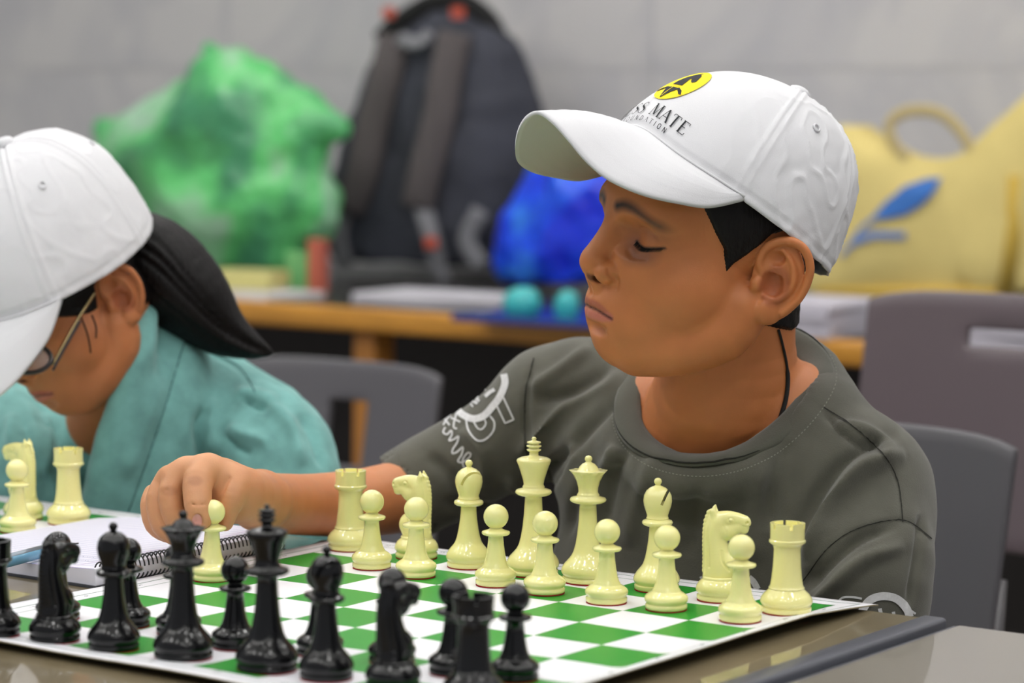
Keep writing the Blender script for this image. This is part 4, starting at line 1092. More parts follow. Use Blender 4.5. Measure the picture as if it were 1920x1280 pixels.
for cx, cy, rx, ry, cl, wg in ((366, 901, 15, 10, (140, 84, 54), .35), (316, 920, 16, 10, (140, 84, 54), .3), (372, 988, 16, 10, (214, 140, 112), .4), (420, 975, 14, 18, (206, 130, 96), .4)):
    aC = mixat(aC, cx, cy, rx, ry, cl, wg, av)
# ---- left arm, mostly inside the sleeve and below the table
f = Field((-.16, -.02, .42), (.08, .28, .86), .004)
f.tube([ony(1600, 900, .16), ony(1612, 1150, .11), (-.035, .10, .60), (-.10, .09, .575), (-.16, .08, .56)], [.040, .034, .031, .026, .020], .01, n=3)
lv, lf = f.mesh()
V = np.vstack([hw, av, lv]); Fq = np.vstack([hf, af + len(hw), lf + len(hw) + len(av)])
boy = empty('person', (-.2, .17, T - .3), 'person in a white cap and olive grey t-shirt holding a cream pawn', 'person')
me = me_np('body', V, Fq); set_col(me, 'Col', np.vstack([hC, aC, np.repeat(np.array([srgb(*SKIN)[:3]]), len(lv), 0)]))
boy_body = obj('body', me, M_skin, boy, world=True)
hand_bvh = BVHTree.FromPolygons([tuple(v) for v in av], [tuple(q) for q in af.tolist()])
# nail
nl = [(370 + 9.5 * math.cos(a), 975 + 12.5 * math.sin(a)) for a in np.linspace(0, 2 * math.pi, 20, endpoint=False)]
def mp(a, b_):
    r_ = hit(hand_bvh, a, b_, .0007); return r_[0] if r_ else None
decal('fingernail', [fan(nl, 3)], mp, mat('nail', srgb(214, 150, 138), rough=.25), boy, label='pink fingernail of the index finger')

# ---- hair: a shell over the scalp
def hair_shell(V, F, poly, thick, jag=.8):
    import itertools
    def inside(x, y):
        c = np.zeros(len(x), bool); n = len(poly)
        for i in range(n):
            x1, y1 = poly[i]; x2, y2 = poly[(i + 1) % n]
            m = ((y1 > y) != (y2 > y)); c ^= m & (x < (x2 - x1) * (y - y1) / (y2 - y1 + 1e-9) + x1)
        return c
    m = inside(V[:, 0], V[:, 1]); d, _ = seg_dist(V[:, :2], np.array(poly + [poly[0]])); sd = np.where(m, d, -d)
    sd += .9 * np.sin(V[:, 1] * 1.9 + V[:, 0] * 1.3) * jag * .4
    ear = (np.abs(V[:, 2]) > 66.5) & (V[:, 0] > -34) & (V[:, 0] < 8) & (V[:, 1] < 31); sd[ear] = -3
    keep = (sd[F] > -1.8).all(1) & (sd[F] > 0).any(1); Fk = F[keep]; used = np.unique(Fk); remap = -np.ones(len(V), int); remap[used] = np.arange(len(used))
    N = normals(V, F); W = V + N * (np.clip(sd / 2.2, -.5, 1) * thick)[:, None]
    W[used] += N[used] * (fbm(V[used] / 1000, 140, 2) * .5 * np.clip(sd[used], 0, 1))[:, None]
    return W[used], remap[Fk]
poly = [(62, 80), (54, 58), (46, 45), (36, 28), (28, 17), (24, 1), (14, 10), (4, 20), (-6, 30), (-22, 34), (-36, 20), (-36, 5), (-32, -18), (-27, -34), (-30, -44), (-60, -50), (-130, -40), (-130, 140), (62, 140)]
hvv, hff = hair_shell(hv, hf, poly, 2.6)
obj('hair', me_np('hair', HD.w(hvv), hff), M_hair, boy, world=True, label='short black hair with a pointed sideburn')
# lashes
for s in (1, -1):
    ul_ = smooth_path([(13.0, 20), (10.4, 27), (11, 36), (13.3, 45)], 14); tree_ = np.stack([hv[:, 1], hv[:, 2] * s], 1); frm = hv[:, 0] > 48
    base_ = [np.array((hv[frm][np.argmin(((tree_[frm] - q) ** 2).sum(1))][0] - .3, q[0], s * q[1])) for q in ul_]
    ms = []
    for q in base_:
        dirv = np.array([3.6, -3.4, s * 1.0]); m_ = tube('l', HD.w([q, q + dirv * .55, q + dirv * np.array([1.0, .85, 1.2])]), [.0003, .0002, .00006], 4); ms.append(m_)
    o = obj('eyelashes', join_me('eyelashes', ms), M_thread, boy, world=True); tag(o, kind='stuff')

# ================================================================== the cap
class CapF:
    def __init__(s, fr, c=(-10, 48, 0), tilt=26, a=106, b=88, H=105, dip=16):
        s.fr = fr; s.c = np.array(c, float); t = math.radians(tilt); s.a, s.b, s.H, s.dip = a, b, H, dip; s.arch = 11
        s.e1 = np.array([math.cos(t), math.sin(t), 0]); s.e2 = np.array([-math.sin(t), math.cos(t), 0]); s.e3 = np.array([0, 0, 1.0])
    def pt(s, th, ph, off=0.0):
        """th: 0 front, + towards the wearer's left; ph: 0 rim .. pi/2 top; local mm"""
        back = .5 - .5 * math.cos(th)
        ex = 1.0 - .18 * back
        c, sn = max(math.cos(ph), 0) ** ex, math.sin(ph) ** (1.0 - .10 * back)
        fr = math.exp(-(th / .75) ** 2)
        x = (s.a + off) * math.cos(th) * c; z = (s.b + off) * math.sin(th) * c; y = (s.H + off) * sn
        x -= 16 * sn * sn
        at = abs((th + math.pi) % (2 * math.pi) - math.pi); y -= (s.arch * (1 - math.exp(-(at / .42) ** 2)) * math.cos(max(0, at - math.pi / 2)) + (s.dip - s.arch) * math.sin(th) ** 2) * math.cos(ph) ** 3
        return s.c + s.e1 * x + s.e2 * y + s.e3 * z
    def w(s, th, ph, off=0.0): return s.fr.w(s.pt(th, ph, off))
def make_cap(C, parent, wr_seed=0.0, under=True, extra_wr=None, label=None, front_print=True, brim=None, wamp=.8):
    nT, nP = 280, 96; V = []; seams = [math.pi / 6 * k for k in (1, 5, 7, 11)] + [math.pi]; seams = [math.radians(a) for a in (60, 118, 180, -118, -60)]
    for layer in (0, 1):
        for j in range(nP + 1):
            ph = math.pi / 2 * (j / nP) ** .95
            for i in range(nT):
                th = 2 * math.pi * i / nT; d = min(abs((th - q + math.pi) % (2 * math.pi) - math.pi) for q in seams) * math.cos(ph) * 95
                side = 1 - math.exp(-(((th + math.pi) % (2 * math.pi) - math.pi) / .9) ** 4)
                q = C.pt(th, ph); off = 0.0
                off += 1.5 * math.exp(-(d / 4.2) ** 4) - 1.9 * math.exp(-(d / 1.3) ** 2)
                nz = mn.fractal(Vector((q[0] * .022 + wr_seed, q[1] * .022, q[2] * .022)), 1, 2, 4)
                rg = 1 - abs(mn.noise(Vector((q[0] * .045 + wr_seed + 7, q[1] * .03, q[2] * .045))))
                off += wamp * side * math.cos(ph) ** .3 * (nz * 2.3 + 1.7 * (max(0, rg - .84) / .16) ** 1.5)
                if ph < .07: off += -.5 + 1.0 * math.exp(-((ph - .06) / .006) ** 2) * -.5
                if extra_wr: off += extra_wr(th, ph)
                if layer: off -= 1.6
                V.append(C.pt(th, ph, off))
    k = nT * (nP + 1); F = []
    for j in range(nP):
        for i in range(nT):
            i2 = (i + 1) % nT; F.append((j * nT + i, (j + 1) * nT + i, (j + 1) * nT + i2, j * nT + i2)); F.append((k + j * nT + i, k + j * nT + i2, k + (j + 1) * nT + i2, k + (j + 1) * nT + i))
    for i in range(nT): F.append((i, (i + 1) % nT, k + (i + 1) % nT, k + i))
    cap = obj('cap', me_np('cap', C.fr.w(V), F), M_white_cloth, parent, world=True, label=label)
    # button
    q = C.pt(0, math.pi / 2, 2.0); nn = C.e2; m_ = lathe([(0, -2), (8.5, -2), (9.4, 0), (8.8, 2.6), (6, 4.4), (2.5, 5.2), (0, 5.3)], 24)
    Bv = [q + C.e1 * a + C.e3 * b_ + nn * c for a, b_, c in m_[0]]
    obj('button', me_np('button', C.fr.w(Bv), m_[1]), M_white_cloth, cap, world=True)
    for th in (80, -80, 146, -146):
        c0 = (math.radians(th), .80); pts = [C.w(c0[0] + .035 * math.cos(a) / math.cos(c0[1]) * .8, c0[1] + .030 * math.sin(a), 1.0) for a in np.linspace(0, 2 * math.pi, 18, endpoint=False)]
        obj('eyelet', tube('eyelet', pts, .0009, 6, closed=True), M_white_cloth, cap, world=True)
    # brim
    if brim is None:
        O = np.array([(44, 49, 78), (70, 49.5, 77), (97, 50, 74), (120, 52, 69), (138, 56, 62), (152, 62, 53), (163, 72, 42), (171, 84, 30), (176, 94, 16), (178, 99, 0)], float)
    else: O = np.array(brim, float)
    O[0] = C.pt(math.radians(63), .015, 1.2)
    O = np.vstack([O, O[:-1][::-1] * np.array([1, 1, -1])]); On = smooth_path(O, 7); nv = len(On); nu = 22; V = []
    for i in range(nv):
        v = 1 - 2 * i / (nv - 1); th = v * math.radians(63); I = C.pt(th, .015, 1.2)
        for u in np.linspace(0, 1, nu):
            q = I * (1 - u) + On[i] * u; arch = 5.5 * math.sin(math.pi * u) * (1 - .6 * v * v); q = q + np.array([0, arch, 0])
            st = sum(math.exp(-((u - (.2 + .12 * k_)) / .014) ** 2) for k_ in range(6)) * -.45
            V.append(q + np.array([0, st, 0]))
    V = np.array(V); n0 = len(V); Vb = V + np.array([-.6, -2.6, 0]); F = []; g = lambda i, j: i * nu + j; Fb = []
    for i in range(nv - 1):
        for j in range(nu - 1):
            F.append((g(i, j), g(i, j + 1), g(i + 1, j + 1), g(i + 1, j))); Fb.append((g(i, j) + n0, g(i + 1, j) + n0, g(i + 1, j + 1) + n0, g(i, j + 1) + n0))
    for i in range(nv - 1): F.append((g(i, nu - 1), g(i, nu - 1) + n0, g(i + 1, nu - 1) + n0, g(i + 1, nu - 1)))
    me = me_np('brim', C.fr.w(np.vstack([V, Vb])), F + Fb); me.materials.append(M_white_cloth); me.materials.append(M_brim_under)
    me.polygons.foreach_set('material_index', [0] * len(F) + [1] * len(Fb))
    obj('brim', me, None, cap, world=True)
    pts = [C.w(math.radians(a), .02, 1.8) for a in np.linspace(-63, 63, 40)]
    obj('brim_seam', tube('brim_seam', pts, .0010, 6), M_white_cloth, cap, world=True)
    return cap
CAPF = CapF(HDC)
boy_cap = make_cap(CAPF, boy, 1.0, label='white cotton baseball cap with a yellow round badge and black lettering')

# ---- lettering and badge on the front panel (layout: millimetres along the panel and up it)
GL = {  # serif capitals as strokes: list of (points, width)
 'C': [([(.62, .85), (.5, .97), (.3, 1), (.1, .8), (.04, .5), (.1, .2), (.3, 0), (.5, .02), (.64, .18)], [.05, .04, .05, .13, .15, .13, .05, .04, .04])],
 'H': [([(.1, 0), (.1, 1)], .13), ([(.6, 0), (.6, 1)], .13), ([(.1, .52), (.6, .52)], .05)],
 'E': [([(.12, 0), (.12, 1)], .13), ([(.02, .98), (.55, .98), (.56, .82)], .05), ([(.12, .52), (.42, .52)], .05), ([(.02, .02), (.57, .02), (.6, .2)], .05)],
 'S': [([(.48, .8), (.42, .96), (.25, 1), (.08, .86), (.1, .66), (.3, .52), (.48, .36), (.5, .16), (.32, 0), (.12, .03), (.05, .22)], [.04, .05, .06, .1, .13, .15, .13, .1, .06, .05, .04])],
 'M': [([(.06, 0), (.14, 1)], .05), ([(.14, 1), (.44, .06)], .13), ([(.44, .06), (.76, 1)], .05), ([(.76, 1), (.84, 0)], .13)],
 'A': [([(.02, 0), (.34, 1)], .05), ([(.34, 1), (.68, 0)], .14), ([(.14, .34), (.54, .34)], .05)],
 'T': [([(.32, 0), (.32, 1)], .13), ([(.0, .8), (.02, .98), (.62, .98), (.64, .8)], .05)],
 'F': [([(.1, 0), (.1, 1)], .14), ([(.1, .96), (.5, .96)], .1), ([(.1, .52), (.42, .52)], .1)],
 'O': [([(.35, 1), (.1, .85), (.04, .5), (.1, .15), (.35, 0), (.6, .15), (.66, .5), (.6, .85), (.35, 1)], .13)],
 'U': [([(.08, 1), (.08, .3), (.2, .04), (.42, .04), (.56, .3), (.56, 1)], .13)],
 'N': [([(.08, 0), (.08, 1)], .12), ([(.08, 1), (.58, 0)], .14), ([(.58, 0), (.58, 1)], .12)],
 'D': [([(.1, 0), (.1, 1)], .13), ([(.1, .96), (.36, .94), (.58, .74), (.62, .5), (.58, .26), (.36, .06), (.1, .04)], .12)],
 'I': [([(.1, 0), (.1, 1)], .14)], ' ': []}
WD = {'C': .72, 'H': .78, 'E': .7, 'S': .64, 'M': .98, 'A': .74, 'T': .72, 'F': .62, 'O': .8, 'U': .74, 'N': .76, 'D': .78, 'I': .3, ' ': .45}
SERIF = {'H': [(.1, 0), (.1, 1), (.6, 0), (.6, 1)], 'M': [(.06, 0), (.12, 1), (.84, 0), (.78, 1)], 'A': [(.03, 0), (.67, 0)], 'T': [(.32, 0)], 'E': []}
def text_shapes(s, x, y, h, gap=.12, serif=True, sc=1.0):
    out = []; L_ = sum(WD[c] + gap for c in s) * h - gap * h; X = x - L_ / 2
    for c in s:
        for pts, w_ in GL[c]:
            p_ = densify(np.array(pts) * h, h * .09) if np.isscalar(w_) else smooth_path(np.array([(a, b_, q) for (a, b_), q in zip(pts, w_)]) * h, 4)
            if not np.isscalar(w_): w2 = p_[:, 2]; p_ = p_[:, :2]
            else: w2 = w_ * h
            V_, F_ = stroke_quads(p_ + np.array([X, y]), w2); out.append((V_, F_))
        if serif:
            for (a, b_) in SERIF.get(c, []):
                out.append(stroke_quads(np.array([(X + (a - .11) * h, y + b_ * h), (X + a * h, y + b_ * h), (X + (a + .11) * h, y + b_ * h)]), .045 * h))
        X += (WD[c] + gap) * h
    return out
M_ink = mat('black embroidery', srgb(24, 26, 30), rough=.8); M_yel = mat('yellow badge', srgb(240, 214, 20), rough=.8, bump=.2, bscale=900, bdist=.0003)
CX0 = 0.0
def capmap(off):
    def m_(a, b_):
        ph = b_ / 118.0; r = 92 * math.cos(ph) ** .9 + 8
        return CAPF.w((a + CX0) / r, ph, off)
    return m_
m_t = capmap(1.1)
cap_txt = obj_holder = None
decal('lettering', text_shapes('CHESS MATE', -2.5, 16.5, 12), m_t, M_ink, boy_cap)
decal('lettering', text_shapes('FOUNDATION', 2.5, 8.5, 4.8, gap=.55, serif=False), m_t, M_ink, boy_cap)
bx, by, br = 0, 60, 20.5
disc = [(bx + br * math.cos(a), by + 1.28 * br * math.sin(a)) for a in np.linspace(0, 2 * math.pi, 40, endpoint=False)]
badge = decal('badge', [fan(disc, 8)], capmap(.9), M_yel, boy_cap, label='yellow round badge')
S_ = lambda L_: [(bx + a * br, by + 1.28 * b_ * br) for a, b_ in L_]
horse = S_([(-.30, -.18), (-.34, .10), (-.28, .40), (-.10, .66), (.06, .84), (.10, .70), (.30, .60), (.46, .40), (.56, .22), (.48, .10), (.34, .16), (.18, .30), (.10, .28), (.22, .06), (.30, -.18)])
nib = S_([(-.42, -.34), (.42, -.34), (.24, -.58), (.04, -.90), (0, -.95), (-.04, -.90), (-.24, -.58)])
wl = S_([(-.30, -.30), (-.62, -.40), (-.80, -.56), (-.66, -.58), (-.52, -.50), (-.40, -.44)]); wr = S_([(.30, -.30), (.62, -.40), (.80, -.56), (.66, -.58), (.52, -.50), (.40, -.44)])
decal('badge_emblem', [polyfill(horse), polyfill(nib), polyfill(wl), polyfill(wr)], capmap(1.3), M_ink, boy_cap)
decal('badge_emblem_lines', [stroke_quads(densify(S_([(-.30, -.26), (.30, -.26)]), 1), .9), stroke_quads(densify(S_([(0, -.36), (0, -.86)]), 1), .7)], capmap(1.5), M_yel, boy_cap)
# ================================================================== olive t-shirt
N_ = normals(sv, sfc)
FO = [  # polyline on the photo, width in px, height in metres (+ ridge, - furrow)
 ([(1170, 730), (1125, 775), (1060, 850), (1010, 950)], 16, -.0045), ([(1160, 835), (1145, 860), (1110, 900), (1080, 980)], 14, .0035),
 ([(1170, 700), (1100, 740), (1020, 800), (965, 860)], 16, .0040), ([(1150, 690), (1070, 735), (1000, 750)], 14, -.0035), ([(1110, 650), (1040, 700), (985, 730)], 14, .0025),
 ([(1085, 830), (1040, 900), (1005, 1000)], 13, .0045), ([(1062, 835), (1020, 895), (985, 990)], 11, -.0050), ([(1120, 860), (1085, 930), (1060, 1010)], 14, -.0035),
 ([(1000, 680), (985, 760), (988, 850)], 8, -.0016), ([(860, 800), (900, 850), (905, 920)], 18, .0030), ([(800, 850), (850, 900), (880, 960)], 16, -.0030),
 ([(940, 900), (985, 930), (1010, 960)], 14, .0035), ([(830, 940), (900, 960), (960, 970)], 14, -.0035),
 ([(1700, 850), (1620, 880), (1560, 950), (1510, 1060)], 18, .0060), ([(1690, 810), (1600, 850), (1535, 920), (1495, 1010)], 16, -.0060),
 ([(1660, 830), (1580, 900), (1525, 990), (1500, 1080)], 12, .0020),
 ([(1690, 980), (1610, 1010), (1540, 1065), (1500, 1110)], 15, -.0045), ([(1700, 1020), (1620, 1050), (1560, 1100), (1520, 1140)], 15, .0040),
 ([(1560, 800), (1620, 810), (1680, 850)], 14, .0030), ([(1540, 770), (1600, 830), (1650, 840)], 10, -.0020),
 ([(1480, 820), (1450, 900), (1440, 1000)], 22, -.0025), ([(1430, 860), (1420, 960), (1410, 1060)], 24, .0022), ([(1330, 880), (1300, 960), (1290, 1050)], 26, -.0022),
 ([(1240, 850), (1200, 930), (1180, 1030)], 22, .0025), ([(1180, 820), (1150, 900), (1130, 1000)], 18, -.0030),
 ([(1728, 960), (1722, 1040), (1700, 1140)], 10, -.0030),
]
for poly_, w_, a_ in FO: sv = fold(sv, N_, poly_, w_ * .8, a_ * 2.0)
N_ = normals(sv, sfc)
# seams as shallow furrows
SEAM = [[(1545, 765), (1600, 800), (1650, 845), (1682, 900), (1692, 980)], [(1505, 1092), (1550, 1030), (1610, 990), (1692, 975), (1745, 1010)],
        [(1002, 672), (985, 740), (985, 830), (1000, 900)], [(740, 846), (755, 890), (778, 935)]]
for q in SEAM: sv = fold(sv, N_, q, 3.0, -.0012)
sv = sv + N_ * (fbm(sv, 9, 3, 4.0) * .0035)[:, None] if len(sv) < 250000 else sv
shirt_o = obj('t_shirt', me_np('t_shirt', sv, sfc), M_shirt, boy, world=True, label='olive grey t-shirt with cracked white prints on the sleeves')
sb = bvh_of(shirt_o.data)
def sh_map(off):
    def m_(a, b_):
        r_ = hit(sb, a, b_, off); return r_[0] if r_ else None
    return m_
for q in SEAM[:3]:
    d_ = densify(smooth_path(q, 6), 5); decal('seam', [stroke_quads(d_, 2.4)], sh_map(.0010), M_seam, shirt_o)
# collar: a ribbed band lying round the neck opening
V = []; F = []; n_ = len(loop); cen2 = loop.mean(0); prof = [(-.0125, -.0022), (-.0120, .0014), (-.010, .0026), (-.004, .0034), (.004, .0030), (.0072, .0018), (.0080, -.0010), (.0078, -.0045)]
for i in range(n_):
    t_ = loop[(i + 1) % n_] - loop[i - 1]; t_ /= np.linalg.norm(t_); inw = cen2 - loop[i]; inw = inw - (inw @ t_) * t_; inw /= np.linalg.norm(inw)
    r_ = pre.find_nearest(Vector(loop[i])); nn_ = np.array(r_[1]); nn_ = nn_ - (nn_ @ t_) * t_; nn_ /= np.linalg.norm(nn_)
    tang = np.cross(nn_, t_); tang = tang if tang @ inw > 0 else -tang
    for a, b_ in prof: V.append(loop[i] + tang * (a + .003) + nn_ * (b_ + .0016))
m_ = len(prof)
for i in range(n_):
    for j in range(m_ - 1): F.append((i * m_ + j, i * m_ + j + 1, ((i + 1) % n_) * m_ + j + 1, ((i + 1) % n_) * m_ + j))
co = obj('collar', me_np('collar', V, F), mat('ribbed olive collar', srgb(87, 87, 78), rough=.95, spec=.12, sheen=.25, bump=.5, bscale=1100, bdist=.0005), shirt_o, world=True)
obj('collar_seam', tube('collar_seam', np.array([V[i * m_] for i in range(n_)]) + np.array([0, -.0016, .0030]), .0008, 6, closed=True), M_seam, shirt_o, world=True)
sl = co.modifiers.new('s', 'SOLIDIFY'); sl.thickness = .0015
col = [tuple(q) for q in np.stack(proj(loop), 1)]; col = [q for q in col if q[1] > 700]; col.sort()
lp2 = np.array([q for q in np.stack(proj(loop[np.r_[54:72, 0:22]]), 1)]); cc = np.array([1362, 740]); st = lp2 + (lp2 - cc) / np.linalg.norm(lp2 - cc, axis=1)[:, None] * 27
dn = densify(st, 4)
st_o = decal('stitching', [stroke_quads(dn[i:i + 2], 1.6) for i in range(0, len(dn) - 1, 2)], sh_map(.0006), mat('stitch thread', srgb(130, 130, 120), rough=.9), shirt_o)
tag(st_o, kind='stuff')
# necklace cord
cord = [(1458, 618), (1464, 640), (1474, 690), (1474, 740), (1466, 775), (1456, 800)]
hb = BVHTree.FromPolygons([tuple(v) for v in hw], [tuple(q) for q in hf.tolist()])
cp = []
for a, b_ in smooth_path(cord, 5):
    r_ = hit(hb, a, b_, .0012); cp.append(r_[0] if r_ else ony(a, b_, .10))
obj('necklace', tube('necklace', cp, [.0011 if i < 11 else .0019 for i in range(len(cp))], 8), M_thread, boy, world=True, label='black cord round the neck')

# prints
M1 = sh_map(.0010)
def ring(cx, cy, rx, ry, rot, a0, a1, w0, n=40):
    t_ = np.radians(np.linspace(a0, a1, n)); c_, s_ = math.cos(math.radians(rot)), math.sin(math.radians(rot))
    return [(cx + rx * math.cos(q) * c_ - ry * math.sin(q) * s_, cy + rx * math.cos(q) * s_ + ry * math.sin(q) * c_) for q in t_]
sh = []
P_ = lambda L_, w_, st_=3: sh.append(stroke_quads(densify(smooth_path(L_, 6), st_), w_))
Q_ = lambda L_, w_: sh.append(stroke_quads(densify(L_, 3), w_))
P_([(946, 702), (948, 720), (938, 745), (925, 762), (908, 780), (888, 786), (868, 778), (858, 768)], 13)
P_([(919, 716), (910, 732)], 4); P_([(929, 731), (920, 736), (911, 744)], 7)
Q_([(880, 752), (888, 764)], 3); Q_([(888, 744), (896, 758), (884, 752)], 3); Q_([(890, 742), (899, 746)], 3); Q_([(893, 748), (901, 752)], 3); Q_([(896, 740), (898, 755)], 3)
P_([(875, 788), (879, 809), (894, 826), (910, 824), (925, 809), (928, 792), (920, 780)], 3.4); P_([(889, 791), (896, 803), (904, 805), (912, 795), (909, 785)], 3)
Q_([(931, 757), (948, 793), (964, 786), (945, 745), (938, 748)], 3.4)
P_([(831, 776), (836, 788), (844, 798)], 3.2); P_([(846, 778), (838, 788), (832, 798)], 3); P_([(858, 774), (853, 790), (852, 802), (858, 804)], 3.4); Q_([(846, 784), (864, 792)], 3)
P_([(836, 802), (832, 811), (839, 815), (847, 808), (848, 816), (843, 826), (852, 824), (861, 818), (858, 830), (850, 842), (849, 850), (858, 847), (869, 838), (866, 852), (859, 864), (868, 866), (880, 858), (884, 850), (877, 849), (868, 862), (871, 876), (884, 882)], 3.4)
pr = decal('sleeve_print', sh, M1, M_print, shirt_o, label='white cracked print of a smiling ring, block letters and script'); tag(pr, kind='stuff')
sh = []
P_([(1614, 1160), (1618, 1142), (1632, 1124), (1655, 1117), (1680, 1122), (1698, 1140), (1704, 1156)], 15)
P_([(1572, 1130), (1580, 1120), (1600, 1119), (1616, 1122)], 4); P_([(1703, 1142), (1715, 1150)], 4)
P_([(1649, 1140), (1651, 1150)], 7); P_([(1674, 1146), (1675, 1152)], 6)
decal('sleeve_print', sh, M1, M_print, shirt_o, label='white cracked ring print near the table edge')
sh = []
P_([(1315, 1080), (1318, 1090), (1312, 1100), (1316, 1110)], 5); P_([(1405, 1082), (1414, 1090), (1422, 1104)], 12)
decal('chest_print', sh, M1, M_print, shirt_o)
# trousers, below the table
f = Field((-.42, -.22, .0), (.02, .34, .66), .006)
for sx, fx in ((-.28, -.29), (-.12, -.10)):
    f.tube([(sx, .21, .562), (sx, .06, .555), (fx, -.12, .53)], [.085, .075, .058], .02); f.tube([(fx, -.12, .53), (fx, -.10, .25), (fx, -.07, .075)], [.056, .048, .040], .02)
    f.tube([(fx, -.06, .045), (fx, -.16, .035)], [.042, .035], .01)
f.plane((0, 0, .010), (0, 0, -1))
v_, f_ = f.mesh(); obj('trousers', me_np('trousers', v_, f_), mat('dark trousers', srgb(46, 48, 56), rough=.9), boy, world=True)
# ================================================================== the person in teal
girl = empty('person', (-.86, .2, .45), 'person in a white cap and teal top bending over the notebook with a dark ponytail', 'person')
fr0 = Frame(142, 560, 2.5, 38, -38, -5, .92); v_ = proj(fr0.w(np.array([(-8, 0, 73)])))
HG = Frame(142 + 222 - float(v_[0][0]), 560 + 552 - float(v_[1][0]), 2.5, 38, -38, -5, .92)
HGC = Frame(150, 572, 2.5, 45.86, -55.09, -5.09, 1.06)
f = Field((-112, -215, -112), (122, 118, 112), 1.8)
face_field(f)
N = lambda px, py, y: HG.l(ony(px, py, y))
f.tube([HG.l(HG.w(np.array((-25, -10, 0)))), N(212, 690, .09), N(205, 780, .12)], [38, 30, 36], 14, n=3)
f.tube([N(120, 850, .19), N(215, 860, .19), N(300, 830, .19)], [50, 62, 50], 16, n=3); f.ell(N(190, 960, .19), (70, 90, 80), 16)
gv, gf = f.mesh(); gv = relax(gv, gf, 1, .35)
gC = paint(gv, (190, 120, 76), lips=(168, 78, 66))
gb = me_np('body', HG.w(gv), gf); set_col(gb, 'Col', gC)
gbo = obj('body', gb, M_skin_g, girl, world=True)
gpoly = [(80, 80), (74, 50), (62, 32), (50, 18), (36, 8), (22, 2), (12, 0), (8, 8), (4, 20), (-6, 30), (-24, 34), (-38, 20), (-38, 0), (-34, -14), (-40, -34), (-130, -34), (-130, 140), (76, 140)]
hvv, hff = hair_shell(gv, gf, gpoly, 3.4, 1.0)
obj('hair', me_np('hair', HG.w(hvv), hff), M_hair, girl, world=True, label='black hair drawn back over the ear')
G = lambda px, py, D=2.54: P(px, py, D)
k = 2.54 / FPX
f = Field(G(120, 720, 2.54) - np.array([.08, .14, .04]), G(560, 380, 2.54) + np.array([.12, .2, .04]), .0032)
f.tube([G(215, 455), G(285, 487), G(348, 545), G(412, 610), G(472, 648), G(517, 664)], [66 * k, 84 * k, 78 * k, 48 * k, 24 * k, 4 * k], .01, n=4)
f.tube([G(250, 520), G(320, 570), G(400, 632), G(470, 655)], [50 * k, 44 * k, 28 * k, 10 * k], .012, n=4)
pv, pf = f.mesh(); pv = relax(pv, pf, 2); pn = normals(pv, pf); rnd = random.Random(11)
for q in range(26):
    o_ = rnd.uniform(-1, 1); line = [(225 + o_ * 12, 455 + o_ * 55), (290, 490 + o_ * 64), (348, 548 + o_ * 52), (410, 608 + o_ * 34), (470, 648 + o_ * 16), (514, 664 + o_ * 3)]
    pv = fold(pv, pn, line, rnd.uniform(2.5, 5), rnd.choice((-1, 1)) * rnd.uniform(.0007, .0016))
obj('ponytail', me_np('ponytail', pv, pf), M_hair, girl, world=True, label='long black ponytail falling over the shoulder')
for line in ([(150, 590), (162, 620), (168, 645), (170, 662)], [(172, 590), (180, 612), (180, 634)]):
    obj('hair_strand', tube('hair_strand', smooth_path([P(a, b_, 2.43) for a, b_ in line], 5), .0009, 5), M_hair, girl, world=True)
GC = CapF(HGC, H=108)
cg = make_cap(GC, girl, 5.0, wamp=.5, label='white cotton cap seen from the side, without print in view')
# spectacles
gm = mat('spectacle metal', srgb(170, 150, 110), rough=.25, metal=1); gd = mat('dark spectacle rim', srgb(52, 46, 48), rough=.3)
sp = [P(178, 548, 2.43), P(150, 592, 2.42), P(125, 636, 2.41), P(99, 684, 2.40)]
obj('spectacles_temple', tube('spectacles_temple', smooth_path(sp, 6), .0017, 8), gm, girl, world=True, label='thin metal spectacle arm')
obj('spectacles_temple', tube('spectacles_temple', smooth_path([q + np.array([.002, -.002, -.0045]) for q in sp[1:]], 6), .0013, 8), gd, girl, world=True)
rim = [P(52 + 44 * math.cos(a), 672 + 27 * math.sin(a), 2.405 + .012 * math.cos(a + 2.4)) for a in np.linspace(0, 2 * math.pi, 28, endpoint=False)]
obj('spectacles_rim', tube('spectacles_rim', rim, .0022, 8, closed=True), gd, girl, world=True)
c_ = np.mean(rim, 0)
gl = obj('spectacles_lens', me_np('spectacles_lens', [c_] + rim, [(0, i + 1, (i + 1) % 28 + 1) for i in range(28)]), mat('spectacle lens', srgb(225, 225, 235), rough=.05, alpha=.22), girl, world=True)
gl.modifiers.new('s', 'SOLIDIFY').thickness = .0012
# ---- teal top
O = lambda px, py, y: ony(px, py, y)
f = Field((-1.16, -.02, .47), (-.46, .42, .96), .0034)
f.tube([O(320, 745, .21), O(420, 790, .21), O(500, 838, .19), O(535, 900, .17), O(540, 1010, .15)], [.052, .062, .058, .053, .050], .03, n=3)
f.tube([O(285, 640, .19), O(310, 690, .21), O(370, 740, .21)], [.022, .045, .05], .02, n=3)
f.tube([O(240, 880, .20), O(420, 900, .22)], [.085, .085], .04); f.tube([O(240, 1100, .20), O(420, 1100, .22)], [.09, .09], .04)
f.tube([O(60, 860, .20), O(160, 900, .20)], [.08, .075], .03); f.tube([O(-40, 800, .20), O(20, 800, .20)], [.062, .07], .03)
f.tube([O(-90, 840, .2), O(-110, 1000, .16)], [.055, .05], .03); f.tube([O(60, 1050, .2), O(240, 1150, .2)], [.095, .095], .04)
f.tube([(-.95, .2, .52), (-.72, .2, .52)], [.10, .10], .05)
f.tube([O(262, 590, .12), O(240, 700, .115), O(180, 800, .10), O(158, 880, .09)], [.020, .040, .034, .014], .004, sub=True, n=3)
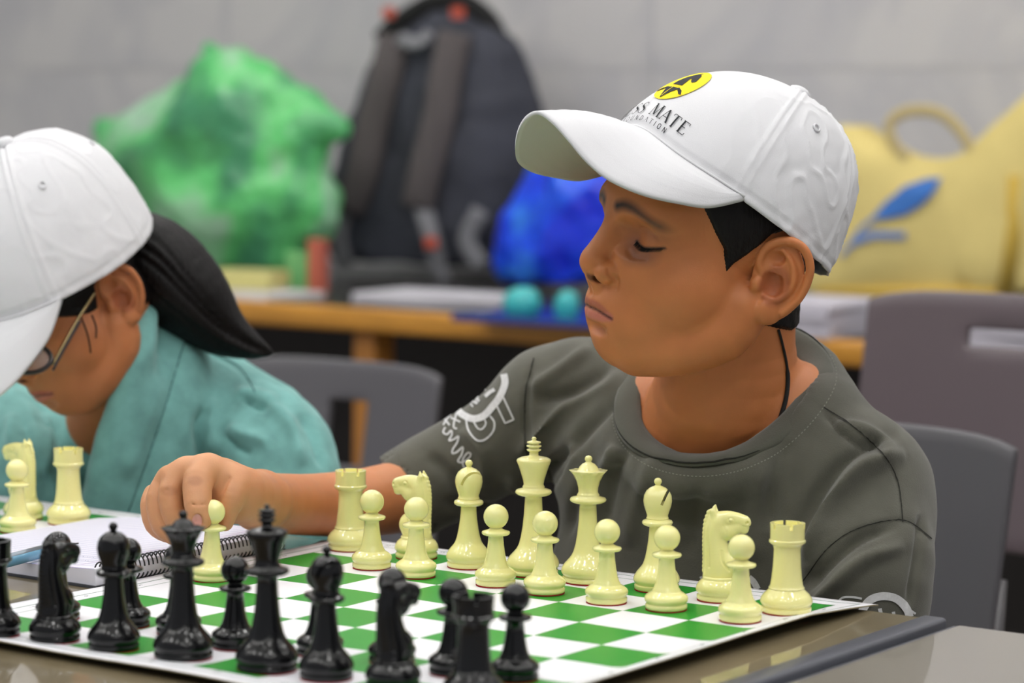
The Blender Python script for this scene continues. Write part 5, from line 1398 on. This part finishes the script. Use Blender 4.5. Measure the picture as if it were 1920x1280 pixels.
f.tube([O(170, 680, .10), O(140, 760, .09), O(138, 860, .09)], [.05, .034, .018], .004, sub=True, n=3)
f.tube([P(276, 585, 2.515), P(262, 650, 2.49), P(240, 740, 2.482), P(208, 850, 2.482), P(190, 960, 2.49)], [.009, .015, .017, .018, .02], .012, n=3)
f.tube([P(318, 665, 2.56), P(300, 770, 2.535), P(275, 900, 2.53), P(270, 1000, 2.53)], [.036, .044, .046, .05], .03, n=3)
f.tube([O(25, 765, .14), O(60, 830, .10), O(90, 905, .085), O(110, 980, .08)], [.014, .016, .016, .02], .012, n=3)
f.tube([O(0, 800, .14), O(40, 900, .10), O(60, 1000, .10)], [.035, .040, .05], .03, n=3)
tv, tf = f.mesh(); tv = relax(tv, tf, 2); tn = normals(tv, tf)
for poly_, w_, a_ in (([(345, 642), (310, 760), (270, 880), (242, 960)], 3.5, -.0022), ([(345, 642), (400, 662), (450, 690), (478, 735)], 4, -.0018),
                      ([(450, 745), (480, 762), (505, 770)], 4, -.004), ([(440, 738), (480, 745), (520, 760)], 14, .005), ([(385, 760), (372, 800), (380, 860), (400, 890)], 12, -.007),
                      ([(400, 745), (395, 800), (410, 850)], 12, .005), ([(425, 815), (445, 838), (470, 850)], 4, -.004), ([(430, 800), (470, 820), (510, 830)], 14, .005),
                      ([(500, 760), (545, 800), (565, 880)], 12, .005), ([(560, 770), (590, 820), (605, 880)], 8, -.004), ([(300, 700), (270, 800), (230, 900)], 14, .003),
                      ([(40, 760), (50, 820), (70, 880), (100, 930)], 10, -.004), ([(20, 770), (25, 850), (40, 930)], 10, .004), ([(85, 770), (92, 840), (88, 890)], 5, .004)):
    tv = fold(tv, tn, poly_, w_, a_ * 1.5)
tn = normals(tv, tf); tv = tv + tn * (fbm(tv, 11, 3, 8.0) * .004)[:, None]
to = obj('teal_top', me_np('teal_top', tv, tf), M_teal, girl, world=True, label='teal cotton top with an open neckline')
tb2 = bvh_of(to.data)
def tm(a, b_):
    r_ = hit(tb2, a, b_, .0005); return r_[0] if r_ else None
for q in ([(345, 642), (310, 760), (270, 880), (240, 960)], [(345, 642), (400, 664), (450, 690), (478, 735)]):
    decal('seam', [stroke_quads(densify(smooth_path(q, 6), 5), 2.6)], tm, M_teal_seam, to)
f = Field((-1.08, -.22, .0), (-.62, .36, .66), .006)
for sx, fx in ((-.94, -.96), (-.76, -.74)):
    f.tube([(sx, .21, .562), (sx, .06, .555), (fx, -.12, .53)], [.085, .075, .058], .02); f.tube([(fx, -.12, .53), (fx, -.10, .25), (fx, -.07, .075)], [.056, .048, .040], .02)
    f.tube([(fx, -.06, .045), (fx, -.16, .035)], [.042, .035], .01)
f.plane((0, 0, .010), (0, 0, -1)); v_, f_ = f.mesh()
obj('trousers', me_np('trousers', v_, f_), bpy.data.materials['dark trousers'], girl, world=True)
